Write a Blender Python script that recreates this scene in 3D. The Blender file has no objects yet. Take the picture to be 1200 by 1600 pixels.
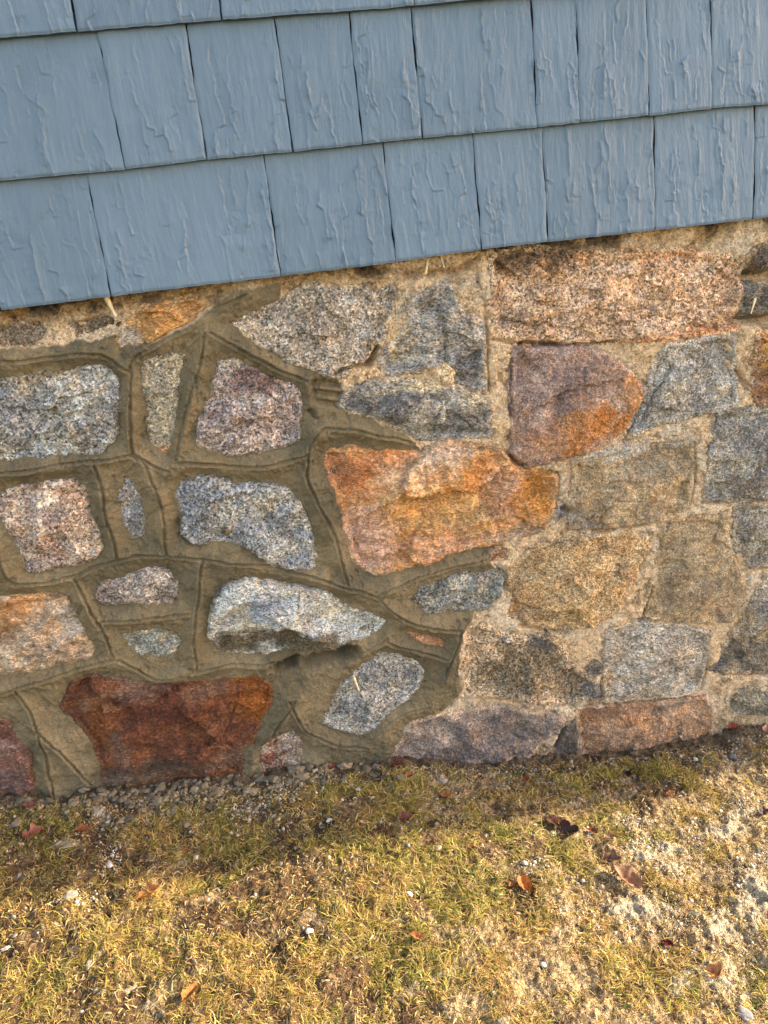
import bpy, math, random
import numpy as np
from mathutils import Matrix, Vector, Euler

rad = math.radians
C = bpy.context.scene.collection
SC = bpy.context.scene

# ------------------------------------------------------------------ camera
IMG_W, IMG_H = 1200.0, 1600.0
FOC, YAW, PITCH, ROLL, DIST, CAMH = 1234.5, .144606, .3625254, -.1120077, 1.407361, .08496
_f = np.array([math.sin(YAW)*math.cos(PITCH), math.cos(YAW)*math.cos(PITCH), -math.sin(PITCH)])
_r0 = np.array([math.cos(YAW), -math.sin(YAW), 0.0])
_u0 = np.cross(_r0, _f)
_r = math.cos(ROLL)*_r0 + math.sin(ROLL)*_u0
_u = -math.sin(ROLL)*_r0 + math.cos(ROLL)*_u0
cam_d = bpy.data.cameras.new('camera')
cam = bpy.data.objects.new('camera', cam_d)
C.objects.link(cam)
cam_d.sensor_fit = 'VERTICAL'
cam_d.sensor_height = 32.0
cam_d.lens = 32.0*FOC/IMG_H
cam_d.clip_start = 0.02
cam_d.clip_end = 500
M = Matrix.Identity(4)
for i in range(3):
    M[i][0] = _r[i]; M[i][1] = _u[i]; M[i][2] = -_f[i]
M[0][3], M[1][3], M[2][3] = 0.0, -DIST, CAMH
cam.matrix_world = M
SC.camera = cam

# ------------------------------------------------------------------ sky, sun, exposure
SUN_EL, SUN_BACK = 24.0, 3.9          # the low sun stands to the right, a little behind the wall's plane
CORNER_X = 3.35                       # the house corner whose shadow edge runs along the grass
world = bpy.data.worlds.new('World')
SC.world = world
world.use_nodes = True
wn = world.node_tree
sky = wn.nodes.new('ShaderNodeTexSky')
sky.sky_type = 'NISHITA'
sky.sun_disc = False
sky.sun_elevation = rad(SUN_EL)
sky.sun_rotation = rad(90.0 - SUN_BACK)
sky.air_density = 1.0
sky.dust_density = 1.2
sky.ozone_density = 1.0
bg = wn.nodes['Background']
bg.inputs['Strength'].default_value = 0.15
sky_tint = wn.nodes.new('ShaderNodeMix'); sky_tint.data_type = 'RGBA'; sky_tint.blend_type = 'MULTIPLY'   # warm tint added to the sky light in place of white balance
sky_tint.inputs[0].default_value = 1.0
sky_tint.inputs[7].default_value = (1.20, .985, .83, 1)
wn.links.new(sky.outputs[0], sky_tint.inputs[6])
wn.links.new(sky_tint.outputs[2], bg.inputs['Color'])
sun_d = bpy.data.lights.new('sun', 'SUN')
sun_d.energy = 2.5
sun_d.angle = rad(0.6)
sun_d.color = (1.0, 0.89, 0.68)
sun = bpy.data.objects.new('sun', sun_d)
C.objects.link(sun)
sv = Vector((math.cos(rad(SUN_EL))*math.cos(rad(SUN_BACK)), math.cos(rad(SUN_EL))*math.sin(rad(SUN_BACK)), math.sin(rad(SUN_EL))))
sun.rotation_euler = sv.to_track_quat('Z', 'Y').to_euler()
sun.location = (6, 1, 5)
vs = SC.view_settings
vs.view_transform = 'Standard'
vs.look = 'None'
vs.gamma = 1
vs.exposure = 2.35
SC.cycles.max_bounces = 6
SC.cycles.diffuse_bounces = 4

# ------------------------------------------------------------------ numeric helpers
def s2l(c):
    c = np.asarray(c, float)/255.0
    return np.where(c <= 0.04045, c/12.92, ((c+0.055)/1.055)**2.4)

def on_wall(px, Y):
    """points of the photograph carried onto the upright plane y = Y -> (x, z)"""
    px = np.atleast_2d(np.asarray(px, float))
    d = _f[None]*FOC + _r[None]*(px[:, :1]-600) - _u[None]*(px[:, 1:2]-800)
    t = (DIST+Y)/d[:, 1:2]
    return np.stack([d[:, 0]*t[:, 0], CAMH + d[:, 2]*t[:, 0]], 1)

def _hash(ix, iy, seed):
    h = (ix.astype(np.int64)*374761393 + iy.astype(np.int64)*668265263 + int(seed)*1442695041) & 0xFFFFFFFF
    h = ((h ^ (h >> 13))*1274126177) & 0xFFFFFFFF
    h = h ^ (h >> 16)
    return (h & 0xFFFFFF)/float(0xFFFFFF)

def vnoise(x, y, seed=0):
    ix, iy = np.floor(x), np.floor(y)
    fx, fy = x-ix, y-iy
    fx = fx*fx*fx*(fx*(fx*6-15)+10); fy = fy*fy*fy*(fy*(fy*6-15)+10)
    a, b = _hash(ix, iy, seed), _hash(ix+1, iy, seed)
    c, d = _hash(ix, iy+1, seed), _hash(ix+1, iy+1, seed)
    return (a+(b-a)*fx) + ((c+(d-c)*fx)-(a+(b-a)*fx))*fy      # 0..1

def fbm(x, y, seed=0, octv=4, gain=.5, lac=2.03):
    v = np.zeros_like(x, dtype=float); a = 1.0; s = 0.0
    for o in range(octv):
        ca, sa = math.cos(o*1.1+seed), math.sin(o*1.1+seed)
        v += a*(vnoise(ca*x-sa*y+o*17.3, sa*x+ca*y-o*9.1, seed+o*13)*2-1)
        s += a; a *= gain; x = x*lac; y = y*lac
    return v/s*1.6                                            # about -1..1

def ridged(x, y, seed=0, octv=3):
    v = np.zeros_like(x, dtype=float); a = 1.0; s = 0
    for o in range(octv):
        v += a*(1-np.abs(vnoise(x+o*5.7, y+o*3.3, seed+o*7)*2-1)*2)
        s += a; a *= .5; x = x*2.1; y = y*2.1
    return v/s

def sstep(a, b, x):
    t = np.clip((x-a)/(b-a), 0, 1)
    return t*t*(3-2*t)

def chaikin(p, n=1, closed=True):
    for _ in range(n):
        q = np.roll(p, -1, 0) if closed else p[1:]
        a = p if closed else p[:-1]
        r = np.empty((len(a)*2, 2)); r[0::2] = a*.89+q*.11; r[1::2] = a*.11+q*.89
        if not closed: r = np.vstack([p[:1], r, p[-1:]])
        p = r
    return p

def dist_line(x, z, p):
    """distance to an open polyline"""
    best = np.full(x.shape, 1e9)
    for a, b in zip(p[:-1], p[1:]):
        d = b-a; L = (d*d).sum()+1e-12
        t = np.clip(((x-a[0])*d[0]+(z-a[1])*d[1])/L, 0, 1)
        best = np.minimum(best, np.hypot(x-a[0]-t*d[0], z-a[1]-t*d[1]))
    return best

def sdf(x, z, p):
    """signed distance to a closed outline, negative inside"""
    best = dist_line(x, z, np.vstack([p, p[:1]]))
    ins = np.zeros(x.shape, bool)
    for a, b in zip(p, np.roll(p, -1, 0)):
        c = ((a[1] > z) != (b[1] > z))
        with np.errstate(divide='ignore', invalid='ignore'):
            xi = (b[0]-a[0])*(z-a[1])/(b[1]-a[1]+1e-15)+a[0]
        ins ^= c & (x < xi)
    return np.where(ins, -best, best)

def mesh_np(name, verts, faces, col=None, smooth=True):
    """verts (n,3), faces (m,k) with k = 3 or 4, col (n,3) linear"""
    me = bpy.data.meshes.new(name)
    n, m, k = len(verts), len(faces), faces.shape[1]
    me.vertices.add(n); me.loops.add(m*k); me.polygons.add(m)
    me.vertices.foreach_set('co', np.ascontiguousarray(verts, np.float32).ravel())
    me.loops.foreach_set('vertex_index', np.ascontiguousarray(faces, np.int32).ravel())
    me.polygons.foreach_set('loop_start', np.arange(0, m*k, k, dtype=np.int32))
    if smooth: me.polygons.foreach_set('use_smooth', np.ones(m, bool))
    if col is not None:
        at = me.color_attributes.new('Col', 'FLOAT_COLOR', 'POINT')
        c4 = np.ones((n, 4), np.float32); c4[:, :3] = col
        at.data.foreach_set('color', c4.ravel())
    me.update(calc_edges=True)
    return me

def grid_faces(keep):
    """quads of a (ny,nx) cell mask over a (ny+1,nx+1) lattice, unused points dropped"""
    ny, nx = keep.shape
    idx = np.arange((ny+1)*(nx+1)).reshape(ny+1, nx+1)
    q = np.stack([idx[:-1, :-1], idx[:-1, 1:], idx[1:, 1:], idx[1:, :-1]], -1)[keep]
    used = np.unique(q)
    remap = np.full((ny+1)*(nx+1), -1); remap[used] = np.arange(len(used))
    return remap[q], used

def link(name, me, mat, parent=None, loc=(0, 0, 0)):
    o = bpy.data.objects.new(name, me)
    o.location = loc
    C.objects.link(o)
    if mat is not None and not me.materials: me.materials.append(mat)
    if parent is not None: o.parent = parent
    return o

def empty(name, loc=(0, 0, 0)):
    o = bpy.data.objects.new(name, None)
    o.empty_display_size = .05
    o.location = loc
    C.objects.link(o)
    return o

def tag(o, label=None, cat=None, group=None, kind=None):
    if label: o['label'] = label
    if cat: o['category'] = cat
    if group: o['group'] = group
    if kind: o['kind'] = kind
    return o

# ------------------------------------------------------------------ materials
class NT:
    def __init__(s, name):
        s.m = bpy.data.materials.new(name); s.m.use_nodes = True
        s.t = s.m.node_tree; s.n = s.t.nodes; s.b = s.n['Principled BSDF']
        s.b.inputs['Specular IOR Level'].default_value = .3
    def new(s, typ, **kw):
        nd = s.n.new(typ)
        for k, v in kw.items():
            if k in nd.inputs: nd.inputs[k].default_value = v
            else: setattr(nd, k, v)
        return nd
    def l(s, a, b): s.t.links.new(a, b)
    def pos(s): return s.new('ShaderNodeNewGeometry').outputs['Position']
    def noise(s, vec, scale, detail=4, rough=.55, dist=0):
        nd = s.new('ShaderNodeTexNoise'); nd.inputs['Scale'].default_value = scale
        nd.inputs['Detail'].default_value = detail; nd.inputs['Roughness'].default_value = rough
        nd.inputs['Distortion'].default_value = dist
        s.l(vec, nd.inputs['Vector']); return nd.outputs['Fac']
    def ramp(s, fac, stops, mode='LINEAR'):
        nd = s.new('ShaderNodeValToRGB'); cr = nd.color_ramp; cr.interpolation = mode
        while len(cr.elements) < len(stops): cr.elements.new(.5)
        for e, (p, c) in zip(cr.elements, stops):
            e.position = p
            c = (c, c, c) if np.isscalar(c) else tuple(c)
            e.color = (*c, 1)
        s.l(fac, nd.inputs[0]); return nd.outputs[0]
    def math(s, op, a, b=None, c=None):
        nd = s.new('ShaderNodeMath'); nd.operation = op
        for i, v in enumerate((a, b, c)):
            if v is None: continue
            if isinstance(v, (int, float)): nd.inputs[i].default_value = v
            else: s.l(v, nd.inputs[i])
        return nd.outputs[0]
    def mix(s, fac, a, b, blend='MIX'):
        nd = s.new('ShaderNodeMix'); nd.data_type = 'RGBA'; nd.blend_type = blend
        for i, v in ((0, fac), (6, a), (7, b)):
            if isinstance(v, (int, float)): nd.inputs[i].default_value = v
            elif isinstance(v, (tuple, list, np.ndarray)): nd.inputs[i].default_value = (*[float(q) for q in v[:3]], 1)
            else: s.l(v, nd.inputs[i])
        return nd.outputs[2]
    def attr(s):
        nd = s.new('ShaderNodeAttribute'); nd.attribute_name = 'Col'; return nd.outputs['Color']
    def mapping(s, vec, scale=(1, 1, 1), rot=(0, 0, 0)):
        nd = s.new('ShaderNodeMapping'); nd.inputs['Scale'].default_value = scale; nd.inputs['Rotation'].default_value = rot
        s.l(vec, nd.inputs['Vector']); return nd.outputs[0]
    def bump(s, h, dist, strength=1.0, prev=None):
        nd = s.new('ShaderNodeBump'); nd.inputs['Distance'].default_value = dist; nd.inputs['Strength'].default_value = strength
        s.l(h, nd.inputs['Height'])
        if prev is not None: s.l(prev, nd.inputs['Normal'])
        return nd.outputs[0]
    def done(s, col, rough=.9, normal=None):
        if isinstance(col, (tuple, list, np.ndarray)): s.b.inputs['Base Color'].default_value = (*[float(q) for q in col[:3]], 1)
        else: s.l(col, s.b.inputs['Base Color'])
        if isinstance(rough, (int, float)): s.b.inputs['Roughness'].default_value = rough
        else: s.l(rough, s.b.inputs['Roughness'])
        if normal is not None: s.l(normal, s.b.inputs['Normal'])
        return s.m

def granite(name, grain=400, dark=.30, light=1.75, stretch=None, bump=.0022):
    t = NT(name); p = t.pos()
    if stretch: p = t.mapping(p, scale=stretch[0], rot=stretch[1])
    vo = t.new('ShaderNodeTexVoronoi', Scale=grain); t.l(p, vo.inputs['Vector'])
    sep = t.new('ShaderNodeSeparateColor'); t.l(vo.outputs['Color'], sep.inputs[0])
    f1 = t.noise(p, grain*.42, 6, .84, .3)
    mixv = t.math('ADD', t.math('MULTIPLY', sep.outputs[0], .34), t.math('MULTIPLY', f1, .80))
    sp = t.ramp(mixv, [(0.36, dark*.75), (.45, dark*2.0), (.51, .82), (.60, 1.08), (.68, 1.5), (.79, light*1.3)])
    big = t.ramp(t.noise(p, 30, 9, .78), [(.30, .52), (.5, 1.0), (.68, 1.5)])
    col = t.mix(1.0, t.attr(), sp, 'MULTIPLY')
    col = t.mix(1.0, col, big, 'MULTIPLY')
    # faint warm / cool mineral tint
    tint = t.ramp(sep.outputs[1], [(.0, (1.10, .98, .84)), (.5, (1, 1, 1)), (1, (.90, .98, 1.08))])
    warm = t.ramp(t.noise(p, 26, 4, .6), [(.32, (.93, .99, 1.06)), (.5, (1, 1, 1)), (.68, (1.10, 1.0, .84))])
    col = t.mix(1.0, col, warm, 'MULTIPLY')
    col = t.mix(1.0, col, tint, 'MULTIPLY')
    n1 = t.bump(t.noise(p, 85, 8, .76), .014, 1.0)
    n2 = t.bump(mixv, bump, .9, n1)
    return t.done(col, .82, n2)

MAT_GRANITE = granite('granite')
MAT_COARSE = granite('coarse_granite', grain=330, dark=.24, light=1.85, bump=.0026)
MAT_FINE = granite('fine_grained_stone', grain=460, dark=.42, light=1.5)
MAT_GNEISS = granite('banded_stone', grain=400, dark=.32, light=1.65, stretch=((.72, 1, 1.15), (0, rad(-18), 0)))
MAT_RUST = granite('rusty_stone', grain=430, dark=.5, light=1.55, stretch=((.62, 1, 1.1), (0, rad(8), 0)))

def mortar_mat(name, sandy, rough, b1, b2, b3, gs, gc):
    t = NT(name); p = t.pos()
    s = t.noise(p, 420, 4, .7)
    vv = t.new('ShaderNodeTexVoronoi', Scale=gs); t.l(p, vv.inputs['Vector'])
    sv = t.new('ShaderNodeSeparateColor'); t.l(vv.outputs['Color'], sv.inputs[0])
    gr = t.ramp(sv.outputs[0], [(0, 1-gc), (.15, 1.0-gc*.4), (.5, 1.0), (.9, 1.0+gc*.3), (1, 1.0+gc*.8)])
    g = t.noise(p, 60, 8, .7)
    sp = t.ramp(s, [(.28, sandy[0]), (.5, 1.0), (.75, sandy[1])])
    big = t.ramp(g, [(.3, .86), (.7, 1.22)])
    col = t.mix(1.0, t.mix(1.0, t.attr(), sp, 'MULTIPLY'), big, 'MULTIPLY')
    col = t.mix(1.0, col, gr, 'MULTIPLY')
    n1 = t.bump(g, b1, .9)
    n2 = t.bump(s, b2, .9, n1)
    n2 = t.bump(sv.outputs[1], b3, 1.0, n2)
    return t.done(col, rough, n2)
MAT_FRESH = mortar_mat('damp_fresh_mortar', (.62, 1.38), .74, .0030, .0012, .0008, 620, .28)
MAT_OLD = mortar_mat('old_sandy_mortar', (.70, 1.42), .95, .012, .003, .0022, 360, .5)

def paint_mat():
    t = NT('blue_grey_paint')
    oi = t.new('ShaderNodeObjectInfo')
    tc = t.new('ShaderNodeTexCoord')
    add = t.new('ShaderNodeVectorMath'); add.operation = 'ADD'
    off = t.new('ShaderNodeVectorMath'); off.operation = 'SCALE'
    comb = t.new('ShaderNodeCombineXYZ')
    t.l(oi.outputs['Random'], comb.inputs[0]); t.l(oi.outputs['Random'], comb.inputs[2])
    t.l(comb.outputs[0], off.inputs[0]); off.inputs['Scale'].default_value = 37.0
    t.l(tc.outputs['Object'], add.inputs[0]); t.l(off.outputs[0], add.inputs[1])
    rotv = t.new('ShaderNodeVectorRotate'); rotv.rotation_type = 'Y_AXIS'
    t.l(add.outputs[0], rotv.inputs['Vector'])
    t.l(t.math('MULTIPLY', t.math('SUBTRACT', oi.outputs['Random'], .5), .26), rotv.inputs['Angle'])
    p = rotv.outputs[0]
    grain = t.noise(t.mapping(p, (150, 150, 7)), 1.0, 4, .6, .3)
    strokes = t.noise(t.mapping(p, (46, 46, 5)), 1.0, 4, .55, .8)
    cross = t.noise(t.mapping(p, (9, 9, 240)), 1.0, 3, .6)
    # layers of old paint that flaked before the last coat: sharp little steps along stretched contours
    n1 = t.noise(t.mapping(p, (34, 34, 5.0)), 1.0, 2.6, .5, .25)
    n2 = t.noise(t.mapping(p, (22, 22, 8)), 1.0, 3.5, .58, .5)
    st1 = t.ramp(n1, [(.540, 0), (.546, 1)])
    st2 = t.ramp(n2, [(.575, 0), (.580, 1)])
    st3 = t.ramp(n1, [(.42, 1), (.425, 0)])
    crk = t.ramp(n2, [(.405, 0), (.412, 1), (.417, 1), (.424, 0)])
    msk = t.ramp(t.noise(p, 11, 2, .5), [(.46, 0), (.60, 1)])
    steps = t.math('ADD', t.math('ADD', st1, t.math('MULTIPLY', st2, .8)), t.math('MULTIPLY', st3, .6))
    steps = t.math('MULTIPLY', t.math('ADD', steps, t.math('MULTIPLY', crk, .35)), t.math('ADD', .18, t.math('MULTIPLY', msk, .82)))
    nn = t.bump(strokes, .0016, .6)
    nn = t.bump(grain, .0012, .9, nn)
    nn = t.bump(cross, .0004, .6, nn)
    nn = t.bump(t.math('MULTIPLY', steps, t.math('SUBTRACT', 1.0, msk)), .0016, .6, nn)
    nn = t.bump(t.noise(t.mapping(p, (110, 110, 60)), 1.0, 6, .7), .0014, .8, nn)
    c0 = s2l((93, 111, 126)); c1 = s2l((100, 118, 133)); c2 = s2l((86, 103, 118))
    col = t.mix(t.ramp(t.noise(p, 7, 4, .6), [(.35, 0), (.68, 1)]), c0, c1)
    col = t.mix(t.ramp(strokes, [(.25, .55), (.48, 0)]), col, c2)
    rv = t.ramp(oi.outputs['Random'], [(0, .95), (1, 1.04)])
    col = t.mix(1.0, col, rv, 'MULTIPLY')
    dust = t.ramp(t.noise(p, 210, 3, .7), [(.66, 0), (.74, .35)])
    col = t.mix(dust, col, s2l((150, 160, 166)))
    t.b.inputs['Specular IOR Level'].default_value = .4
    return t.done(col, t.ramp(strokes, [(.3, .40), (.7, .52)]), nn)
MAT_PAINT = paint_mat()

def plain(name, c, rough=.85, scale=80, var=.25, bump=.002, spec=.3):
    t = NT(name); p = t.pos(); n = t.noise(p, scale, 5, .65)
    k = t.ramp(n, [(.25, 1-var), (.75, 1+var)])
    t.b.inputs['Specular IOR Level'].default_value = spec
    return t.done(t.mix(1.0, s2l(c), k, 'MULTIPLY'), rough, t.bump(n, bump, .8))
MAT_FELT = plain('dark_building_felt', (30, 31, 36))
MAT_WOOD = plain('bare_splintered_wood', (226, 204, 164), scale=160)
MAT_CONC = plain('foundation_core', (120, 108, 88), scale=20)

def attr_mat(name, rough=.9, transl=0, scale=300, var=.2, bump=.001):
    t = NT(name); p = t.pos(); n = t.noise(p, scale, 4, .65)
    k = t.ramp(n, [(.25, 1-var), (.75, 1+var)])
    col = t.mix(1.0, t.attr(), k, 'MULTIPLY')
    m = t.done(col, rough, t.bump(n, bump, .8))
    if transl:
        tr = t.new('ShaderNodeBsdfTranslucent'); t.l(col, tr.inputs['Color'])
        mx = t.new('ShaderNodeMixShader'); mx.inputs[0].default_value = transl
        t.l(t.b.outputs[0], mx.inputs[1]); t.l(tr.outputs[0], mx.inputs[2])
        t.l(mx.outputs[0], t.n['Material Output'].inputs['Surface'])
    return m
def soil_mat():
    t = NT('soil'); p = t.pos()
    a = t.noise(p, 180, 6, .75); b = t.new('ShaderNodeTexVoronoi', Scale=330); t.l(p, b.inputs['Vector'])
    sep = t.new('ShaderNodeSeparateColor'); t.l(b.outputs['Color'], sep.inputs[0])
    k = t.ramp(a, [(.30, .38), (.45, .85), (.6, 1.1), (.75, 1.5)])
    k2 = t.ramp(sep.outputs[0], [(0, .62), (.5, 1.0), (1, 1.35)])
    col = t.mix(1.0, t.mix(1.0, t.attr(), k, 'MULTIPLY'), k2, 'MULTIPLY')
    nn = t.bump(a, .007, 1.0); nn = t.bump(b.outputs['Distance'], .004, .8, nn)
    return t.done(col, .96, nn)
MAT_GROUND = soil_mat()
MAT_GRASS = attr_mat('winter_grass_blades', .7, .3, 200, .18, .0)
MAT_GRIT = attr_mat('stone_grit', .9, 0, 500, .2, .001)

# ------------------------------------------------------------------ the siding
Y_SIDE = 0.0
EXPO = 0.19
BUTT = 0.015
XL, XR = -1.10, 1.40                  # how far the detailed wall reaches beyond the frame
siding = empty('shingle_siding', (0.25, 0.0, 0.0))
tag(siding, 'blue-grey painted wood shingle siding hanging over the stone foundation', 'siding')

def gapline(a, b):
    A = on_wall([a, b], 0.0)
    return A                                                   # (x,z) top, (x,z) bottom
ROWS = [
  dict(z=[(0, 485), (172, 463), (440, 431), (618, 410), (755, 390), (857, 378), (1025, 359), (1178, 342), (1200, 339)],
       g=[((138, 295), (173, 463)), ((414, 245), (439, 431)), ((602, 238), (619, 410)), ((743, 222), (753, 390)), ((852, 207), (857, 378)), ((1029, 183), (1025, 359)), ((1187, 172), (1178, 342))]),
  dict(z=[(0, 283), (195, 265), (320, 250), (458, 237), (568, 225), (660, 215), (840, 198), (907, 191), (1015, 180), (1115, 169), (1200, 163)],
       g=[((155, 70), (196, 264)), ((293, 55), (323, 250)), ((432, 43), (458, 237)), ((548, 25), (567, 224)), ((645, 12), (661, 215)), ((835, 0), (840, 198)), ((905, 0), (907, 191)), ((1017, 0), (1015, 180)), ((1117, 0), (1113, 168))]),
  dict(z=[(0, 58), (125, 48), (350, 30), (600, 13), (725, 0)],
       g=[((115, 0), (123, 48)), ((348, 0), (351, 30)), ((640, -30), (645, 12)), ((790, -40), (795, -5)), ((930, -50), (934, -20)), ((1065, -60), (1066, -30))]),
]
rng = random.Random(4)
SIDE_BOTTOM = None
for k in range(5):
    if k < 3:
        zl = on_wall(ROWS[k]['z'], 0.0)
        gl = [on_wall([a, b], 0.0) for a, b in ROWS[k]['g']]
        edges = [((g[0][0]+g[1][0])/2, (g[1][0]-g[0][0])/(g[1][1]-g[0][1])) for g in gl]   # x, lean
    else:
        zl = np.array([[XL, EXPO*k], [XR, EXPO*k]]); edges = []
    if k == 0: SIDE_BOTTOM = zl
    xs = sorted(edges)
    lo = xs[0][0] if xs else XL
    if not xs: xs = [(XL, 0.0)]
    x = lo
    while x > XL+.1:
        x -= rng.uniform(.14, .30); xs.insert(0, (x, rng.uniform(-.02, .02)))
    x = xs[-1][0]
    while x < XR-.1:
        x += rng.uniform(.13, .30); xs.append((x, rng.uniform(-.02, .02)))
    for i in range(len(xs)-1):
        seed = 100*k+i
        (xa, la), (xb, lb) = xs[i], xs[i+1]
        fin = k < 3 and xb > -.75 and xa < 1.15
        nx = max(8, int((xb-xa)/(.0016 if fin else .006))); nz = 136 if fin else 40
        top = EXPO+.03
        V = np.linspace(0, 1, nz+1)[:, None]*np.ones((1, nx+1)); Uu = np.ones((nz+1, 1))*np.linspace(0, 1, nx+1)[None]
        zc = EXPO/2
        def edge(x0, lean, gi, side):
            zz = V[:, 0]*top
            w = np.clip(fbm(zz*22+gi*9.7, zz*0+gi*3.1, 31+gi, 3)*.0022+.0005, -.0005, .0034)
            wob = fbm(zz*30+gi*4.3, zz*0+gi, 77+gi, 3)*.0012
            return x0+lean*(zz-zc)+wob + (w if side > 0 else -w)*.5 + (.0003*side)
        ea, eb = edge(xa, la, k*50+i, 1), edge(xb, lb, k*50+i+1, -1)
        X = ea[:, None]*(1-Uu)+eb[:, None]*Uu
        zbot = np.interp(X[0], zl[:, 0], zl[:, 1], left=zl[0, 1], right=zl[-1, 1])
        own = rng.uniform(-.0014, .0014)
        zbot = zbot + fbm(X[0]*60, X[0]*0+seed, seed, 3)*.0006 + own*.4
        Z = zbot[None, :]*(1-V) + (EXPO*k+top)*V
        # lean: the board tapers, its butt stands out, its head sits under the course above
        dep = BUTT + rng.uniform(-.001, .0015)
        Y = Y_SIDE + V*(dep) + rng.uniform(-.0007, .0007)
        Y = Y - fbm(X*9+seed, Z*3, seed+5, 3)*.0011 - fbm(X*60+seed, Z*6, seed+8, 3)*.0005
        if fin:                                                # ridges and torn edges of old paint under the last coat
            for _ in range(int((xb-xa)*95)+4):
                x0 = rng.uniform(xa, xb); z0 = EXPO*k+rng.uniform(.03, 1.0)*EXPO; Ln = rng.choice([.02, .03, .05, .08, .12]); lean_ = rng.uniform(-.12, .05)+la
                pts_ = [(x0, z0)]; zz = z0; xx = x0
                while z0-zz < Ln:
                    dz = rng.uniform(.002, .009); zz -= dz; xx += lean_*-dz+rng.gauss(0, .0013)
                    if rng.random() < .07: xx += rng.choice([-1, 1])*rng.uniform(.003, .014); zz -= .0008
                    pts_.append((xx, zz))
                if rng.random() < .25: pts_.append((xx+rng.choice([-1, 1])*rng.uniform(.006, .02), zz-rng.uniform(-.002, .003)))
                pl = np.array(pts_); A = rng.uniform(.0009, .0024); B = rng.choice([-1, 1])*rng.uniform(.0004, .0018)
                ix = (X[0] > pl[:, 0].min()-.03) & (X[0] < pl[:, 0].max()+.03)
                iz = (Z[:, nx//2] > pl[:, 1].min()-.012) & (Z[:, nx//2] < pl[:, 1].max()+.012)
                if not ix.any() or not iz.any(): continue
                g_ = np.ix_(iz, ix); xs_, zs_ = X[g_], Z[g_]
                dl = dist_line(xs_, zs_, pl)
                o_ = np.argsort(pl[:, 1]); px_l = np.interp(zs_, pl[o_, 1], pl[o_, 0])
                sd_ = np.sign(xs_-px_l); endw = sstep(pl[:, 1].min()-.004, pl[:, 1].min()+.006, zs_)*sstep(pl[:, 1].max()+.004, pl[:, 1].max()-.006, zs_)
                br = .35+.65*sstep(.3, .6, vnoise(xs_*60+z0*99, zs_*60, seed+2))
                Y[g_] -= br*(A*np.exp(-(dl/.00125)**2) + B*.5*(1+sd_)*np.exp(-dl/.011)*endw)
            Y = Y - .00026*fbm(X*170, Z*28, seed+14, 2) - .0005*sstep(.3, .8, fbm(X*34, Z*22, seed+16, 4))*fbm(X*150, Z*150, seed+15, 2)
        rim = np.minimum((X-ea[:, None]), (eb[:, None]-X))
        Y = Y + .0016*np.clip(1-rim/.004, 0, 1)**2 + .0022*np.clip(1-(Z-zbot[None])/.005, 0, 1)**2
        front = np.stack([X, Y, Z], -1).reshape(-1, 3)
        n = len(front)
        idx = np.arange(n).reshape(nz+1, nx+1)
        fq = np.stack([idx[:-1, :-1], idx[:-1, 1:], idx[1:, 1:], idx[1:, :-1]], -1).reshape(-1, 4)
        loop = np.concatenate([idx[0, ::-1], idx[1:, 0], idx[-1, 1:], idx[-2:0:-1, -1]])
        back = front[loop].copy(); back[:, 1] = Y_SIDE + BUTT + .0045
        bi = n+np.arange(len(loop)); nl = np.roll(np.arange(len(loop)), -1)
        sq = np.stack([loop, bi, bi[nl], loop[nl]], -1)
        verts = np.vstack([front, back])
        org = np.array([(xa+xb)/2, Y_SIDE+.006, EXPO*k+EXPO/2])
        me = mesh_np('shingle', verts-org, np.vstack([fq, sq]))
        link('shingle', me, MAT_PAINT, siding, tuple(org-np.array(siding.location)))

def box(name, x0, x1, y0, y1, z0, z1, mat, parent=None):
    v = np.array([[x, y, z] for x in (x0, x1) for y in (y0, y1) for z in (z0, z1)], float)
    f = np.array([[0, 1, 3, 2], [4, 6, 7, 5], [0, 4, 5, 1], [2, 3, 7, 6], [0, 2, 6, 4], [1, 5, 7, 3]])
    org = np.array([(x0+x1)/2, (y0+y1)/2, z0]); me = mesh_np(name, v-org, f, smooth=False)
    po = np.array(parent.location) if parent else 0
    return link(name, me, mat, parent, tuple(org-po))
box('sheathing', -4.0, CORNER_X-.03, Y_SIDE+.0165, 2.5, .012, 2.7, MAT_FELT, siding)
box('corner_board', CORNER_X-.03, CORNER_X, Y_SIDE, 2.5, .0, 2.7, MAT_PAINT, siding)

# ------------------------------------------------------------------ the stones
Y_ST = 0.036                          # the plane of the stones' faces, set back under the siding
wallr = empty('stone_foundation', (0.25, Y_ST, -1.02))
tag(wallr, 'rubble stone foundation wall, freshly pointed on the left and old sandy mortar on the right', 'wall')

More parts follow.
